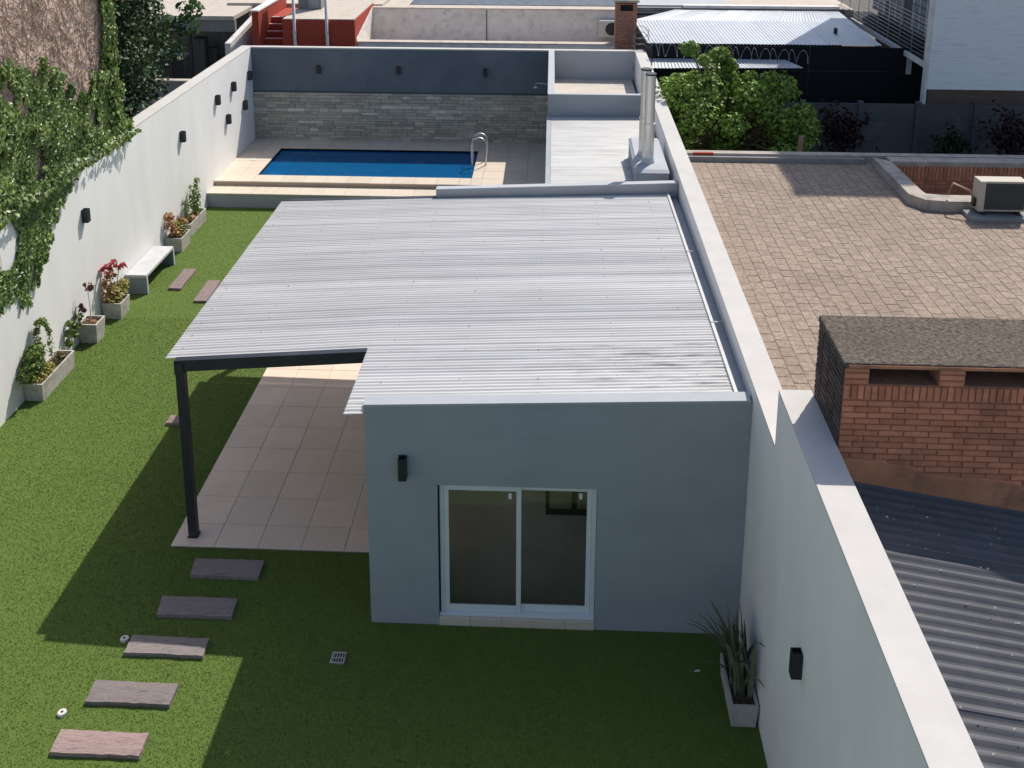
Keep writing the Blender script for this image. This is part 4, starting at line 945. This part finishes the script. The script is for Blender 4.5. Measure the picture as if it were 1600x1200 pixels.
shrub('small dark shrub between the two purple shrubs', 13.4, 16.2, 1.7, .45, darkleaf)
wp = box('wooden_post', mat('raw_post_wood', (.30, .20, .13), .9, .2, 6), -.05, .05, -.05, .05, 0, 3.0); wp.location = (8.0, 12.0, -.02); wp.rotation_euler = (0, R_(3), 0)
tag(wp, 'short raw wooden post standing behind the terrace kerb', 'post')
fn = empty('panel_fence', 'grey concrete panel fence across the shaded yard', 'fence', loc=(12, 17, 0)); LP = lambda o: loc_part(o, fn)
for k in range(7):
    x = 6.2+1.62*k; LP(box('fence_post', mat('shade_darkened_concrete', (.105, .105, .105), .95, .2, 3, .4, 30, stain=(.06, .062, .06), sscale=1.5, samt=.6), x-.07, x+.07, 16.9, 17.05, 0, 2.55))  # shade of the yard is put into this concrete colour
    for j in range(5): LP(box('panel', MATS['shade_darkened_concrete'], x+.072, x+1.548, 16.95+random.uniform(-.006, .006), 17.0, .02+.495*j, .02+.495*j+.485, c=.008))
fn2 = empty('shade_cloth_screen', 'black shade cloth screen hung under the bright tin roof', 'screen', loc=(9, 19, 0)); LP = lambda o: loc_part(o, fn2)
LP(box('cloth', blackcloth, 5.3, 13.6, 18.95, 18.97, 0, 3.7))  # netting, darkened and raised to stand for shade under the roof
for x in (5.4, 7.4, 9.4, 11.4, 13.4): LP(box('screen_post', black, x-.03, x+.03, 18.98, 19.04, 0, 3.5))
LP(box('top_rail', black, 5.3, 13.6, 18.93, 18.949, 2.94, 2.98))
tr = empty('carport', 'bright corrugated tin carport roof on dark posts', 'roof', loc=(9, 21, 0)); LP = lambda o: loc_part(o, tr)
tw = 9
for i in range(tw):
    a, b = i/tw, min(1, (i+1)/tw+.004); 
    c0 = [((5.15, 19.05, 3.75), (12.2, 19.05, 3.75)), ((5.0, 22.5, 3.84), (12.3, 22.5, 3.84)), ((6.6, 24.3, 3.9), (12.35, 24.3, 3.9))]
    LP(corr('roof_sheet', zincwhite, c0, .105, .012, None, a, b, .004 if i % 2 else 0, seg=6))
for x in (5.6, 8.0, 10.4, 12.0): LP(box('post', black, x-.04, x+.04, 19.2, 19.28, 0, 3.68))
LP(box('purlin', black, 5.2, 12.2, 19.1, 19.16, 3.62, 3.70)); LP(box('purlin', black, 5.2, 12.2, 23.9, 23.96, 3.76, 3.84))
LP(box('back_wall', cementdk, 5.2, 12.6, 24.4, 24.6, 0, 3.95)); LP(box('roof_cap', oldwhite, 6.9, 12.4, 24.35, 24.65, 3.951, 4.05)); LP(box('grey_roof', palegrey, 5.2, 8.6, 24.66, 32, 3.3, 4.0)); LP(box('pale_roof', oldroof, 8.7, 13, 24.66, 32, 3.3, 3.9))
LP(box('roof_vent', black, 11.2, 11.3, 20.6, 20.7, 3.78, 3.98))
aw = empty('tin_awning', 'small bright tin awning behind the leafy tree', 'awning', loc=(7.3, 18.6, 0)); LP = lambda o: loc_part(o, aw)
for i in range(5):
    LP(corr('roof_sheet', zincwhite, [((5.0, 18.2, 3.16), (9.75, 18.45, 3.16)), ((5.1, 18.93, 3.3), (9.3, 18.93, 3.3))], .105, .01, None, i/5, min(1, (i+1)/5+.004), .004 if i % 2 else 0, seg=6))
for x in (5.5, 7.4, 9.3): LP(box('bracket', black, x-.02, x+.02, 18.4, 18.94, 3.1, 3.13))
rz_ = empty('razor_wire', 'coils of razor wire strung above the tin awning', 'wire', loc=(7.5, 18, 0)); LP = lambda o: loc_part(o, rz_)
pts = []; n = 17
for k in range(n*12+1):
    a = 2*math.pi*k/12; pts.append((5.15+4.65*k/(n*12)+.05*math.sin(a*.5), 18.02+.19*math.cos(a), 3.78-.2*k/(n*12)+.2*math.sin(a)))
wirem = mat('galvanised_wire', (.30, .31, .32), .4, .1, 5, metal=.6)
LP(MB().tube(pts, .008, 4).obj('coil', wirem))
pts2 = []
for k in range(12*7+1):
    a = 2*math.pi*k/12; pts2.append((4.98+.25*math.cos(a), 19.0+.4*k/84, 2.9+1.2*k/84+.25*math.sin(a)))
LP(MB().tube(pts2, .009, 4).obj('coil', wirem))
for x in (5.2, 7.5, 9.8): LP(MB().tube([(x, 18.02, 0), (x, 18.02, 3.9)], .02, 6).obj('wire_post', black))
# white apartment block
ab = empty('apartment_block', 'tall whitewashed brick block with railed balcony at upper right', 'building', loc=(15, 20, 0)); LP = lambda o: loc_part(o, ab)
LP(box('front_wall', whitebrick, 12.9, 22, 17.06, 17.3, 2.9, 18.0)); LP(box('wall_base', mat('raw_dark_brick', (.13, .095, .075), .95, .3, 10, .7, 22, stretch=(.4, 1, 3), stain=(.07, .065, .06), sscale=2, samt=.7), 12.95, 22, 17.08, 17.3, 0, 2.898))
LP(box('corner_pier', oldwhite, 12.84, 12.899, 17.04, 17.32, 2.4, 18.0))
LP(box('body', mat('shade_dark_balcony_wall', (.10, .10, .105), .9, .2, 3), 13.95, 22, 17.302, 25, 0, 6.5)); LP(box('upper_body', oldwhite, 12.9, 22, 17.302, 25, 6.6, 18.0))  # lower body colour carries the balcony's shade
LP(box('balcony_shade_sheet', blackcloth, 12.9, 13.94, 17.33, 25.9, 3.641, 3.65)); LP(box('balcony_slab', oldwhite, 12.84, 13.94, 17.322, 26, 3.48, 3.64)); LP(box('balcony_bracket', oldwhite, 12.95, 13.1, 18.9, 19.05, 2.9, 3.479))  # thin dark sheet on the slab stands in for shade
for k in range(10): LP(MB().tube([(12.9, 17.33, 3.75+.12*k), (12.9, 26, 3.75+.12*k)], .010, 5).obj('rail', wirem))
for k in range(9): LP(MB().tube([(12.9, 17.5+1.05*k, 3.64), (12.9, 17.5+1.05*k, 4.9)], .013, 5).obj('rail_post', wirem))
for k, yy in enumerate((18.2, 20.2, 22.4, 24.2)):
    wn = bpy.data.objects.new('balcony_window', None); COL.objects.link(wn); LP(wn)
    for a in ((yy, yy+.05, 3.8, 5.9), (yy+1.2, yy+1.25, 3.8, 5.9), (yy+.6, yy+.64, 3.8, 5.9)): box('window_frame', oldwhite, 13.89, 13.949, a[0], a[1], a[2], a[3], wn)
    for q in range(8): box('window_bar', black, 13.87, 13.885, yy+.05, yy+1.2, 3.9+.25*q, 3.92+.25*q, wn)
    box('window_pane', mat('dim_grey_pane', (.22, .24, .26)), 13.93, 13.948, yy+.05, yy+1.2, 3.8, 5.9, wn)
print('objects', len(bpy.data.objects))
